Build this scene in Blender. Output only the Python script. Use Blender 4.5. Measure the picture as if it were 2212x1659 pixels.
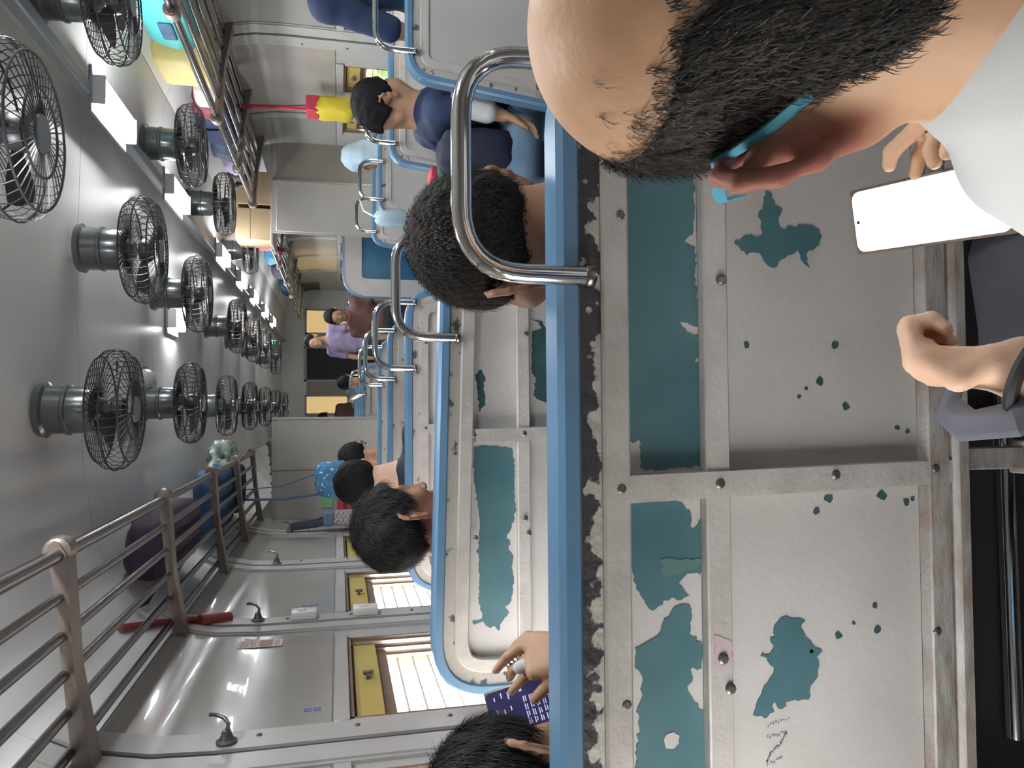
import bpy, bmesh, math, random
import numpy as np
from mathutils import Vector, Matrix
for _o in list(bpy.data.objects): bpy.data.objects.remove(_o, do_unlink=True)
S = bpy.context.scene
COL = S.collection
PI = math.pi

# ------------------------------------------------------------------ camera, world, exposure
PITCH, YAW = math.radians(13.2), math.radians(1.8)
fw = Vector((math.sin(YAW)*math.cos(PITCH), math.cos(YAW)*math.cos(PITCH), -math.sin(PITCH)))
rt = Vector((math.cos(YAW), -math.sin(YAW), 0))
up = rt.cross(fw)
cam_data = bpy.data.cameras.new('camera'); cam = bpy.data.objects.new('camera', cam_data); COL.objects.link(cam)
cam_data.sensor_width = 36.0; cam_data.sensor_fit = 'HORIZONTAL'; cam_data.lens = 36.0*1600/2212
cam_data.clip_start = 0.02; cam_data.clip_end = 200
# the phone was held sideways: the picture's "up" is the coach's right
m = Matrix.Identity(4)
for i, v in enumerate((-up, rt, -fw)):
    for j in range(3): m[j][i] = v[j]
m.translation = (0, 0, 1.25)
cam.matrix_world = m
S.camera = cam
S.view_settings.view_transform = 'Standard'; S.view_settings.look = 'None'
S.view_settings.exposure = 0.0; S.view_settings.gamma = 1.0
S.view_settings.use_curve_mapping = False
S.cycles.use_denoising = True
S.cycles.max_bounces = 8; S.cycles.diffuse_bounces = 5; S.cycles.glossy_bounces = 4
S.cycles.sample_clamp_indirect = 4.0
W = bpy.data.worlds.new('daylight'); S.world = W; W.use_nodes = True
bg = W.node_tree.nodes['Background']
bg.inputs['Color'].default_value = (1.0, 0.985, 0.95, 1); bg.inputs['Strength'].default_value = 21.0

LAMP_POWER = 92.0

# ------------------------------------------------------------------ materials
def mat(name, col, rough=0.5, metal=0.0, col2=None, scale=8.0, bump=0.0, bscale=None, spec=0.5, emit=None, estr=0.0, stretch=None, coat=0.0, contrast=(0.35, 0.65)):
    m = bpy.data.materials.new(name); m.use_nodes = True
    nt = m.node_tree; b = nt.nodes['Principled BSDF']
    b.inputs['Base Color'].default_value = (*col, 1); b.inputs['Roughness'].default_value = rough
    b.inputs['Metallic'].default_value = metal; b.inputs['Specular IOR Level'].default_value = spec
    b.inputs['Coat Weight'].default_value = coat
    if emit: b.inputs['Emission Color'].default_value = (*emit, 1); b.inputs['Emission Strength'].default_value = estr
    if col2 or bump:
        tc = nt.nodes.new('ShaderNodeTexCoord'); mp = nt.nodes.new('ShaderNodeMapping')
        nt.links.new(tc.outputs['Object'], mp.inputs['Vector'])
        if stretch: mp.inputs['Scale'].default_value = stretch
    if col2:
        n = nt.nodes.new('ShaderNodeTexNoise'); n.inputs['Scale'].default_value = scale; n.inputs['Detail'].default_value = 5
        r = nt.nodes.new('ShaderNodeValToRGB')
        r.color_ramp.elements[0].position = contrast[0]; r.color_ramp.elements[1].position = contrast[1]
        r.color_ramp.elements[0].color = (*col, 1); r.color_ramp.elements[1].color = (*col2, 1)
        nt.links.new(mp.outputs[0], n.inputs['Vector']); nt.links.new(n.outputs[0], r.inputs[0]); nt.links.new(r.outputs[0], b.inputs['Base Color'])
    if bump:
        n2 = nt.nodes.new('ShaderNodeTexNoise'); n2.inputs['Scale'].default_value = bscale or scale*3; n2.inputs['Detail'].default_value = 3
        bp = nt.nodes.new('ShaderNodeBump'); bp.inputs['Strength'].default_value = bump; bp.inputs['Distance'].default_value = 0.01
        nt.links.new(mp.outputs[0], n2.inputs['Vector']); nt.links.new(n2.outputs[0], bp.inputs['Height']); nt.links.new(bp.outputs[0], b.inputs['Normal'])
    return m
M = {}
M['paint'] = mat('worn_cream_paint', (0.57,0.545,0.53), 0.42, col2=(0.50,0.475,0.455), scale=5, bump=0.06, bscale=120)
M['batten'] = mat('grimy_cream_batten', (0.50,0.475,0.45), 0.5, col2=(0.40,0.375,0.35), scale=14, bump=0.15, bscale=90)
M['batten_low'] = mat('scuffed_rusty_batten', (0.42,0.41,0.40), 0.5, col2=(0.27,0.22,0.19), scale=18, bump=0.2, bscale=120, stretch=(1,1,4))
M['teal'] = mat('exposed_teal_paint', (0.060,0.145,0.17), 0.45, col2=(0.082,0.18,0.205), scale=9)
M['teal_dark'] = mat('exposed_dark_teal_paint', (0.03,0.075,0.08), 0.45, col2=(0.05,0.11,0.115), scale=16)
M['green'] = mat('exposed_green_paint', (0.13,0.22,0.19), 0.5, col2=(0.09,0.18,0.18), scale=30)
M['chip'] = mat('chipped_rail_lip', (0.045,0.045,0.05), 0.6, col2=(0.46,0.45,0.40), scale=38, bump=0.5, bscale=60, contrast=(0.50,0.54))
M['blue'] = mat('blue_rail_paint', (0.125,0.245,0.385), 0.3, col2=(0.105,0.21,0.34), scale=6)
M['blue_seat'] = mat('blue_seat_vinyl', (0.03,0.11,0.21), 0.4, col2=(0.04,0.14,0.24), scale=10, bump=0.1, bscale=200)
M['chrome'] = mat('chrome', (0.72,0.71,0.70), 0.12, 1.0)
M['steel'] = mat('dull_steel_tube', (0.27,0.25,0.245), 0.27, 1.0)
M['bracket'] = mat('brown_grey_bracket', (0.30,0.245,0.21), 0.38, 0.55, col2=(0.24,0.20,0.18), scale=12)
M['bolt'] = mat('dark_bolt', (0.16,0.15,0.14), 0.45, 0.7)
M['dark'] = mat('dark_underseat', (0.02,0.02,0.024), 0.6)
M['wall'] = mat('glossy_wall_laminate', (0.36,0.34,0.315), 0.16, col2=(0.33,0.315,0.29), scale=3, bump=0.02, bscale=6, coat=0.3)
M['cove'] = mat('white_cove_panel', (0.82,0.82,0.80), 0.3, col2=(0.78,0.78,0.76), scale=2.5)
M['ceil'] = mat('grey_ceiling_paint', (0.68,0.67,0.65), 0.33, col2=(0.60,0.59,0.575), scale=1.5)
M['pillar'] = mat('grey_pillar_paint', (0.44,0.43,0.41), 0.3, col2=(0.38,0.37,0.355), scale=5)
M['part'] = mat('beige_partition', (0.44,0.42,0.38), 0.35, col2=(0.38,0.36,0.33), scale=2)
M['part_brown'] = mat('brown_partition', (0.27,0.235,0.20), 0.4, col2=(0.33,0.29,0.25), scale=2)
M['seam'] = mat('dark_seam', (0.06,0.06,0.06), 0.6)
M['floor'] = mat('dark_rubber_floor', (0.06,0.058,0.055), 0.5, col2=(0.085,0.08,0.075), scale=6, bump=0.1, bscale=80)
M['yellow'] = mat('mustard_shutter_board', (0.48,0.36,0.085), 0.5, col2=(0.40,0.30,0.07), scale=6)
M['brown'] = mat('brown_window_frame', (0.20,0.125,0.075), 0.5, col2=(0.15,0.095,0.06), scale=9)
M['alu'] = mat('aluminium_track', (0.55,0.52,0.48), 0.35, 0.8)
M['white_plastic'] = mat('white_plastic', (0.72,0.72,0.70), 0.35)
M['sticker'] = mat('white_sticker', (0.62,0.55,0.53), 0.4)
M['sticker_red'] = mat('red_print', (0.42,0.22,0.19), 0.5)
M['ink_blue'] = mat('blue_stencil_ink', (0.14,0.15,0.42), 0.5)
M['ink_grey'] = mat('grey_scribble', (0.25,0.24,0.25), 0.6)
M['pink'] = mat('pink_smudge', (0.52,0.32,0.37), 0.5, col2=(0.54,0.46,0.45), scale=40)
M['red_duct'] = mat('red_chain_duct', (0.25,0.045,0.04), 0.4)
M['black'] = mat('black_matt', (0.014,0.014,0.016), 0.55)
M['fan'] = mat('dark_fan_wire', (0.07,0.067,0.072), 0.38, 0.5)
M['fan_blade'] = mat('fan_blade', (0.12,0.115,0.12), 0.4, 0.4)
M['fan_motor'] = mat('fan_motor_paint', (0.17,0.18,0.185), 0.22, 0.6)
M['lamp'] = mat('lit_tube_cover', (0.9,0.9,0.9), 0.4, emit=(0.95,0.98,1.0), estr=LAMP_POWER)
M['lamp_off'] = mat('unlit_lens', (0.72,0.72,0.66), 0.25)
M['lamp_box'] = mat('lamp_housing', (0.30,0.33,0.36), 0.35, 0.3)
M['led'] = mat('green_indicator', (0.1,0.9,0.4), 0.4, emit=(0.05,1.0,0.35), estr=6.0)
M['warm_pane'] = mat('warm_lit_pane', (0.8,0.6,0.3), 0.5, emit=(1.0,0.70,0.30), estr=0.55)
M['screen_white'] = mat('white_phone_screen', (0.9,0.9,0.95), 0.3, emit=(0.96,0.97,1.0), estr=1.7)
M['screen_dark'] = mat('violet_phone_screen', (0.02,0.018,0.06), 0.2, emit=(0.045,0.042,0.115), estr=0.55)
M['screen_text'] = mat('screen_text', (0.5,0.5,0.7), 0.4, emit=(0.45,0.46,0.72), estr=0.7)
M['screen_orange'] = mat('screen_icon_orange', (0.7,0.4,0.3), 0.4, emit=(0.8,0.42,0.32), estr=0.7)
M['phone_body'] = mat('bronze_phone_body', (0.28,0.21,0.17), 0.3, 0.5)
def skin(name, c, s=0.85):
    return mat(name, c, 0.5, col2=tuple(v*s for v in c), scale=25, bump=0.08, bscale=220, spec=0.35)
M['skin_a'] = skin('tan_skin', (0.72,0.44,0.275))
M['skin_pale'] = skin('light_tan_skin', (0.72,0.46,0.32))
M['skin_c'] = skin('brown_skin', (0.46,0.265,0.165))
M['skin_b'] = skin('dark_brown_skin', (0.34,0.175,0.105))
_nt = M['skin_a'].node_tree; _b = _nt.nodes['Principled BSDF']; _l = _b.inputs['Base Color'].links[0].from_socket
_at = _nt.nodes.new('ShaderNodeAttribute'); _at.attribute_name = 'flush'
_mx = _nt.nodes.new('ShaderNodeMix'); _mx.data_type = 'RGBA'; _nt.links.new(_at.outputs['Fac'], _mx.inputs[0]); _nt.links.new(_l, _mx.inputs[6])
_mx.inputs[7].default_value = (0.46,0.185,0.135,1); _nt.links.new(_mx.outputs[2], _b.inputs['Base Color'])
M['hair'] = mat('black_hair', (0.009,0.009,0.011), 0.75, spec=0.15, col2=(0.015,0.014,0.015), scale=60, bump=0.6, bscale=90, stretch=(1,1,0.25))
M['hair_brown'] = mat('dark_brown_hair', (0.017,0.013,0.011), 0.75, spec=0.15, col2=(0.03,0.022,0.017), scale=60, bump=0.6, bscale=120)
M['hair_a'] = mat('greying_hair_strand', (0.022,0.020,0.019), 0.5, col2=(0.085,0.068,0.055), scale=30, contrast=(0.5,0.75))
M['hair_strand'] = mat('black_hair_strand', (0.010,0.010,0.012), 0.6, spec=0.25, col2=(0.022,0.019,0.018), scale=30)
M['panel_r'] = mat('grey_brown_back_panel', (0.47,0.45,0.43), 0.4, col2=(0.42,0.40,0.38), scale=3)
M['stubble'] = mat('cropped_hair_scalp', (0.060,0.046,0.036), 0.6, col2=(0.04,0.031,0.026), scale=80, bump=0.3, bscale=300)
M['shirt_white'] = mat('white_shirt', (0.68,0.69,0.69), 0.7, col2=(0.63,0.645,0.65), scale=6, bump=0.15, bscale=12)
M['navy'] = mat('navy_cloth', (0.018,0.038,0.105), 0.75, col2=(0.012,0.026,0.075), scale=7, bump=0.25, bscale=14)
M['darknavy'] = mat('dark_navy_cloth', (0.012,0.016,0.035), 0.75, col2=(0.018,0.024,0.05), scale=9, bump=0.25, bscale=14)
M['darkcloth'] = mat('dark_grey_trousers', (0.035,0.037,0.048), 0.8, col2=(0.025,0.026,0.035), scale=12, bump=0.25, bscale=18)
M['jeans'] = mat('blue_jeans', (0.12,0.20,0.31), 0.8, col2=(0.16,0.25,0.36), scale=10, bump=0.2, bscale=60)
M['brown_shirt'] = mat('brown_shirt', (0.12,0.055,0.045), 0.8, col2=(0.09,0.04,0.035), scale=9, bump=0.2, bscale=14)
M['lilac'] = mat('lilac_cloth', (0.30,0.25,0.36), 0.8, col2=(0.22,0.18,0.30), scale=12, bump=0.3, bscale=16)
M['magenta'] = mat('magenta_cloth', (0.38,0.05,0.20), 0.7)
M['mask_blue'] = mat('light_blue_mask_strap', (0.09,0.42,0.58), 0.6)
M['mask_navy'] = mat('navy_mask_cloth', (0.03,0.028,0.085), 0.7)
M['turq'] = mat('turquoise_fabric', (0.10,0.56,0.56), 0.55, col2=(0.08,0.48,0.49), scale=5, bump=0.15, bscale=12)
M['yellow_bag'] = mat('pale_yellow_bag', (0.62,0.50,0.17), 0.6, col2=(0.68,0.58,0.26), scale=4, bump=0.15, bscale=10)
M['cloth_white'] = mat('off_white_cloth', (0.50,0.49,0.46), 0.8, bump=0.3, bscale=12)
M['maroon'] = mat('maroon_cloth', (0.16,0.03,0.045), 0.7, bump=0.25, bscale=14)
M['suit_blue'] = mat('steel_blue_cloth', (0.06,0.12,0.21), 0.7, col2=(0.14,0.20,0.30), scale=8, bump=0.3, bscale=16)
M['lavender'] = mat('lavender_cloth', (0.42,0.34,0.52), 0.7, bump=0.35, bscale=16)
M['olive'] = mat('dark_olive_cloth', (0.06,0.06,0.045), 0.8, bump=0.3, bscale=14)
M['card'] = mat('cardboard', (0.34,0.25,0.15), 0.8, col2=(0.30,0.215,0.13), scale=6)
M['red'] = mat('red_bag', (0.52,0.045,0.07), 0.6, bump=0.2, bscale=12)
M['sky_blue'] = mat('sky_blue_cloth', (0.08,0.30,0.50), 0.7, bump=0.3, bscale=14)
M['pale_blue'] = mat('pale_blue_cloth', (0.38,0.50,0.58), 0.7, bump=0.3, bscale=14)
M['royal'] = mat('royal_blue_cloth', (0.022,0.085,0.17), 0.7, col2=(0.016,0.06,0.13), scale=9, bump=0.3, bscale=12)
M['royal_dots'] = mat('blue_patterned_cloth', (0.04,0.16,0.30), 0.7, col2=(0.45,0.52,0.56), scale=55, bump=0.2, bscale=14, contrast=(0.60,0.64))
M['purple'] = mat('dark_purple_cloth', (0.045,0.028,0.055), 0.7, col2=(0.065,0.035,0.075), scale=5, bump=0.25, bscale=12)
M['plastic_bag'] = mat('crumpled_pale_plastic', (0.42,0.47,0.42), 0.25, col2=(0.16,0.20,0.17), scale=22, bump=0.8, bscale=26, contrast=(0.42,0.6))
M['leaf'] = mat('sunlit_leaves', (0.16,0.30,0.05), 0.6, col2=(0.08,0.17,0.03), scale=6)
M['ground'] = mat('track_ballast', (0.30,0.28,0.25), 0.9, col2=(0.22,0.20,0.18), scale=9)
M['paper'] = mat('paper_sheet', (0.70,0.70,0.67), 0.6)
M['rope_grey'] = mat('grey_webbing', (0.13,0.135,0.165), 0.7)
M['yellow_bag2'] = mat('bright_yellow_cloth', (0.60,0.47,0.03), 0.7, bump=0.25, bscale=14)
M['green_bag'] = mat('green_cloth', (0.04,0.20,0.14), 0.7, bump=0.2, bscale=14)
M['sign_green'] = mat('pale_green_sign', (0.22,0.50,0.25), 0.5)
def checks(name, a, b, s):
    m = mat(name, a, 0.8); nt = m.node_tree
    tc = nt.nodes.new('ShaderNodeTexCoord'); ck = nt.nodes.new('ShaderNodeTexChecker')
    ck.inputs['Scale'].default_value = s; ck.inputs['Color1'].default_value = (*a,1); ck.inputs['Color2'].default_value = (*b,1)
    nt.links.new(tc.outputs['Object'], ck.inputs['Vector']); nt.links.new(ck.outputs[0], nt.nodes['Principled BSDF'].inputs['Base Color'])
    return m
M['checked'] = checks('checked_cloth', (0.36,0.34,0.34), (0.17,0.16,0.18), 70)

# ------------------------------------------------------------------ mesh helpers
def new(): return bmesh.new()
def box(bm, c, size, bev=0.0, rot=None, seg=1):
    r = bmesh.ops.create_cube(bm, size=1.0); vs = r['verts']
    bmesh.ops.scale(bm, vec=size, verts=vs)
    if bev:
        es = list({e for v in vs for e in v.link_edges})
        q = bmesh.ops.bevel(bm, geom=es, offset=bev, segments=seg, affect='EDGES', profile=0.5)
        vs = list({v for v in q['verts']} | {v for v in vs if v.is_valid})
        seen = set(vs); stack = list(vs)
        while stack:
            v = stack.pop()
            for e in v.link_edges:
                w = e.other_vert(v)
                if w not in seen: seen.add(w); stack.append(w)
        vs = list(seen)
    if rot is not None: bmesh.ops.rotate(bm, cent=(0,0,0), matrix=rot, verts=vs)
    bmesh.ops.translate(bm, vec=c, verts=vs)
    return vs
def box2(bm, lo, hi, bev=0.0):
    lo, hi = Vector(lo), Vector(hi)
    return box(bm, (lo+hi)/2, hi-lo, bev)
def tube(bm, path, r, seg=10, closed=False, cap=True, flat=None):
    """sweep a circle (or flat=(w,h) ellipse) of radius r (number or list) along a path"""
    P = [Vector(p) for p in path]; n = len(P); rings = []
    rs = r if isinstance(r, (list, tuple)) else [r]*n
    prev = None
    for i in range(n):
        a = P[(i-1) % n] if (closed or i > 0) else P[i]; b = P[(i+1) % n] if (closed or i < n-1) else P[i]
        t = (b-a).normalized()
        if prev is None:
            u = t.orthogonal().normalized() if abs(t.z) > 0.9 else t.cross(Vector((0,0,1))).normalized()
        else:
            u = (prev - t*prev.dot(t)).normalized()
        prev = u; w = t.cross(u)
        fu, fv = flat if flat else (1, 1)
        rings.append([bm.verts.new(P[i] + u*math.cos(2*PI*k/seg)*rs[i]*fu + w*math.sin(2*PI*k/seg)*rs[i]*fv) for k in range(seg)])
    m = n if closed else n-1
    for i in range(m):
        A, B = rings[i], rings[(i+1) % n]
        for k in range(seg): bm.faces.new((A[k], A[(k+1) % seg], B[(k+1) % seg], B[k]))
    if cap and not closed:
        bm.faces.new(rings[0][::-1]); bm.faces.new(rings[-1])
def lathe(bm, prof, c=(0,0,0), seg=20, axis=None):
    rings = []
    R = Matrix.Identity(3) if axis is None else Vector((0,0,1)).rotation_difference(Vector(axis)).to_matrix()
    for (r, z) in prof:
        rings.append([bm.verts.new(Vector(c) + R @ Vector((r*math.cos(2*PI*k/seg), r*math.sin(2*PI*k/seg), z))) for k in range(seg)])
    for A, B in zip(rings, rings[1:]):
        for k in range(seg): bm.faces.new((A[k], A[(k+1) % seg], B[(k+1) % seg], B[k]))
    bm.faces.new(rings[0][::-1]); bm.faces.new(rings[-1])
def plate_xz(bm, pts, y0, y1):
    """flat plate with outline pts (x, z) between y0 (front) and y1"""
    a = [bm.verts.new((x, y0, z)) for x, z in pts]; b = [bm.verts.new((x, y1, z)) for x, z in pts]
    n = len(pts)
    bm.faces.new(a); bm.faces.new(b[::-1])
    for i in range(n): bm.faces.new((a[i], b[i], b[(i+1) % n], a[(i+1) % n]))
    bm.normal_update()
    bmesh.ops.triangulate(bm, faces=[f for f in bm.faces if len(f.verts) > 4], ngon_method='EAR_CLIP')
def jag(pts, rnd, step=0.006, amp=0.0016):
    out = []
    for i in range(len(pts)):
        a, b = Vector(pts[i]), Vector(pts[(i+1) % len(pts)]); L = (b-a).length
        n = max(1, int(L/step))
        for k in range(n):
            p = a.lerp(b, k/n)
            s = amp if k else amp*0.5
            out.append((p.x + rnd.uniform(-s, s), p.y + rnd.uniform(-s, s)))
    return out
def link(name, me, parent=None):
    o = bpy.data.objects.new(name, me); COL.objects.link(o)
    if parent is not None: o.parent = parent
    return o
def wloc(o):
    v = Vector((0,0,0))
    while o is not None: v = v + o.location; o = o.parent
    return v
def obj(name, bm, m, parent=None, world=False, sharp=38, base=None):
    """one mesh object; world=True: the bmesh is in world coordinates and gets shifted under its parent; base: origin of a top-level mesh"""
    bmesh.ops.recalc_face_normals(bm, faces=bm.faces)
    me = bpy.data.meshes.new(name); bm.to_mesh(me); bm.free()
    me.materials.append(M[m] if isinstance(m, str) else m)
    me.polygons.foreach_set('use_smooth', [True]*len(me.polygons)); me.set_sharp_from_angle(angle=math.radians(sharp))
    off = Vector((0,0,0))
    if parent is not None and world: off = wloc(parent)
    if base is not None: off = Vector(base)
    if off.length: me.transform(Matrix.Translation(-off))
    o = link(name, me, parent)
    if base is not None: o.location = base
    return o
def tag(o, label=None, cat=None, group=None, kind=None):
    if label: o['label'] = label
    if cat: o['category'] = cat
    if group: o['group'] = group
    if kind: o['kind'] = kind
    return o
def thing(name, label, cat, loc=(0,0,0), rz=0.0, group=None):
    o = bpy.data.objects.new(name, None); COL.objects.link(o); o.location = loc; o.rotation_euler = (0,0,rz)
    o.empty_display_size = 0.05
    return tag(o, label, cat, group)
def dup(src, loc=None, rz=None, label=None, group=None, parent=None):
    o = src.copy(); COL.objects.link(o)
    if parent is not None: o.parent = parent
    if loc is not None: o.location = loc
    if rz is not None: o.rotation_euler = (0,0,rz)
    if label: o['label'] = label
    if group: o['group'] = group
    for c in list(src.children): dup(c, parent=o)
    return o
def rounded_path(pts, rad, n=6):
    """polyline with rounded corners"""
    P = [Vector(p) for p in pts]; out = [P[0]]
    for i in range(1, len(P)-1):
        r = rad[i] if isinstance(rad, dict) and i in rad else (rad if not isinstance(rad, dict) else 0)
        a = (P[i-1]-P[i]); b = (P[i+1]-P[i])
        r = min(r, a.length*0.49, b.length*0.49)
        A = P[i]+a.normalized()*r; B = P[i]+b.normalized()*r
        for k in range(n+1):
            t = k/n
            out.append(A.lerp(P[i], t).lerp(P[i].lerp(B, t), t))
    out.append(P[-1]); return out
# ------------------------------------------------------------------ smooth bodies: blended rounded limbs -> one continuous surface
class SD:
    def __init__(s): s.p = []
    def cap(s, a, b, ra, rb=None, k=0.015, sub=False):
        s.p.append(('c', np.array(a, float), np.array(b, float), ra, ra if rb is None else rb, k, sub)); return s
    def ell(s, c, r, R=None, k=0.015, sub=False):
        s.p.append(('e', np.array(c, float), np.array(r, float), np.eye(3) if R is None else np.array(R, float), None, k, sub)); return s
    def grow(s, d, k=None):
        t = SD()
        for q in s.p:
            kk = q[5] if k is None else k
            if q[0] == 'c': t.p.append(('c', q[1], q[2], q[3]+d, q[4]+d, kk, q[6]))
            else: t.p.append(('e', q[1], q[2]+d, q[3], None, kk, q[6]))
        return t
    def grid(s, res, pad=0.02):
        lo = np.full(3, 1e9); hi = np.full(3, -1e9)
        for q in s.p:
            if q[6]: continue
            if q[0] == 'c':
                r = max(q[3], q[4]); lo = np.minimum(lo, np.minimum(q[1], q[2])-r); hi = np.maximum(hi, np.maximum(q[1], q[2])+r)
            else:
                r = q[2].max(); lo = np.minimum(lo, q[1]-r); hi = np.maximum(hi, q[1]+r)
        lo -= pad; hi += pad
        n = np.ceil((hi-lo)/res).astype(int)+1
        F = np.full(n, 0.5, np.float32)
        for q in s.p:
            k = q[5]; mg = k+2.5*res
            if q[0] == 'c':
                r = max(q[3], q[4]); l = np.minimum(q[1], q[2])-r-mg; h = np.maximum(q[1], q[2])+r+mg
            else: l = q[1]-q[2].max()-mg; h = q[1]+q[2].max()+mg
            i0 = np.clip(((l-lo)/res).astype(int), 0, n-1); i1 = np.clip(np.ceil((h-lo)/res).astype(int)+1, 1, n)
            if (i1 <= i0).any(): continue
            ax = [(lo[d]+res*np.arange(i0[d], i1[d])).astype(np.float32) for d in range(3)]
            X = ax[0][:,None,None]; Y = ax[1][None,:,None]; Z = ax[2][None,None,:]
            if q[0] == 'c':
                a, b = q[1], q[2]; ba = b-a; L2 = max(1e-12, ba@ba)
                px, py, pz = X-a[0], Y-a[1], Z-a[2]
                t = np.clip((px*ba[0]+py*ba[1]+pz*ba[2])/L2, 0, 1)
                d = np.sqrt((px-t*ba[0])**2+(py-t*ba[1])**2+(pz-t*ba[2])**2)-(q[3]+(q[4]-q[3])*t)
            else:
                c, r, R = q[1], q[2], q[3]
                px, py, pz = X-c[0], Y-c[1], Z-c[2]
                u = (px*R[0,0]+py*R[1,0]+pz*R[2,0])/r[0]; v = (px*R[0,1]+py*R[1,1]+pz*R[2,1])/r[1]; w = (px*R[0,2]+py*R[1,2]+pz*R[2,2])/r[2]
                k0 = np.sqrt(u*u+v*v+w*w); k1 = np.sqrt((u/r[0])**2+(v/r[1])**2+(w/r[2])**2)
                d = k0*(k0-1)/np.maximum(k1, 1e-6)
            sl = tuple(slice(i0[j], i1[j]) for j in range(3)); f = F[sl]
            if q[6]:
                hh = np.clip(0.5-0.5*(f+d)/k, 0, 1); F[sl] = f*(1-hh)-d*hh+k*hh*(1-hh)
            else:
                hh = np.clip(0.5+0.5*(f-d)/k, 0, 1); F[sl] = f*(1-hh)+d*hh-k*hh*(1-hh)
        return lo, F
def coords(lo, F, res):
    n = F.shape
    return (lo[0]+res*np.arange(n[0]))[:,None,None], (lo[1]+res*np.arange(n[1]))[None,:,None], (lo[2]+res*np.arange(n[2]))[None,None,:]
def nets(F, lo, res):
    Sg = F < 0
    c = [Sg[i:F.shape[0]-1+i, j:F.shape[1]-1+j, k:F.shape[2]-1+k] for i in (0,1) for j in (0,1) for k in (0,1)]
    s = sum(x.astype(np.int8) for x in c); mixed = (s > 0) & (s < 8)
    I, J, K = np.nonzero(mixed); n = len(I)
    idx = np.full(mixed.shape, -1, np.int32); idx[I,J,K] = np.arange(n)
    off = [(i,j,k) for i in (0,1) for j in (0,1) for k in (0,1)]
    val = [F[I+o[0], J+o[1], K+o[2]] for o in off]
    acc = np.zeros((n,3)); cnt = np.zeros(n)
    for a in range(8):
        for b in range(a+1, 8):
            if sum(abs(off[a][d]-off[b][d]) for d in range(3)) != 1: continue
            x = (val[a] < 0) != (val[b] < 0)
            t = np.where(x, val[a]/np.where(x, val[a]-val[b], 1), 0)
            for d in range(3): acc[:,d] += np.where(x, off[a][d]+(off[b][d]-off[a][d])*t, 0)
            cnt += x
    V = (np.stack([I,J,K], 1)+acc/cnt[:,None])*res+lo
    Q = []
    for ax in range(3):
        b1, b2 = (ax+1) % 3, (ax+2) % 3
        sa = [slice(None)]*3; sb = [slice(None)]*3; sa[ax] = slice(0,-1); sb[ax] = slice(1,None)
        A, B = Sg[tuple(sa)], Sg[tuple(sb)]
        P = np.stack(np.nonzero(A != B), 1)
        ok = (P[:,b1] > 0) & (P[:,b2] > 0) & (P[:,b1] < F.shape[b1]-1) & (P[:,b2] < F.shape[b2]-1); P = P[ok]
        q = []
        for d1, d2 in ((-1,-1),(0,-1),(0,0),(-1,0)):
            p = P.copy(); p[:,b1] += d1; p[:,b2] += d2; q.append(idx[p[:,0],p[:,1],p[:,2]])
        q = np.stack(q, 1); fl = ~A[P[:,0],P[:,1],P[:,2]]; q[fl] = q[fl][:,::-1]; Q.append(q)
    Q = np.concatenate(Q); Q = Q[(Q >= 0).all(1)]
    return V, Q
def mesh_np(name, V, Q, m, parent=None, base=None, sharp=None):
    off = np.array(wloc(parent)) if parent is not None else (np.array(base) if base is not None else np.zeros(3))
    me = bpy.data.meshes.new(name); me.from_pydata((V-off).tolist(), [], Q.tolist()); me.update()
    me.polygons.foreach_set('use_smooth', [True]*len(me.polygons))
    me.materials.append(M[m] if isinstance(m, str) else m)
    o = link(name, me, parent)
    if base is not None and parent is None: o.location = tuple(base)
    return o
def solid(name, sd, res, m, parent=None, base=None, cut=None, noise=0.0, nf=40.0, seed=0):
    lo, F = sd.grid(res)
    X, Y, Z = coords(lo, F, res)
    if noise:
        F = F + (noise*(np.sin(nf*X+1.3*seed+0.6*nf*Y)*np.sin(nf*0.9*Y+seed+2)+0.6*np.sin(nf*1.3*Z+seed+0.7*nf*X)*np.sin(nf*1.1*Y-seed)+0.4*np.sin(nf*2.1*Z+nf*1.7*X+nf*Y+seed))).astype(np.float32)
    if cut is not None: F = np.maximum(F, cut(X, Y, Z))
    F[0]=F[-1]=0.5; F[:,0]=F[:,-1]=0.5; F[:,:,0]=F[:,:,-1]=0.5
    V, Q = nets(F, lo, res)
    return mesh_np(name, V, Q, m, parent, base)
def RM(yaw=0, pitch=0, roll=0):
    y, p, r = map(math.radians, (yaw, pitch, roll))
    return np.array(Matrix.Rotation(y,3,'Z') @ Matrix.Rotation(-p,3,'X') @ Matrix.Rotation(r,3,'Y'))

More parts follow.
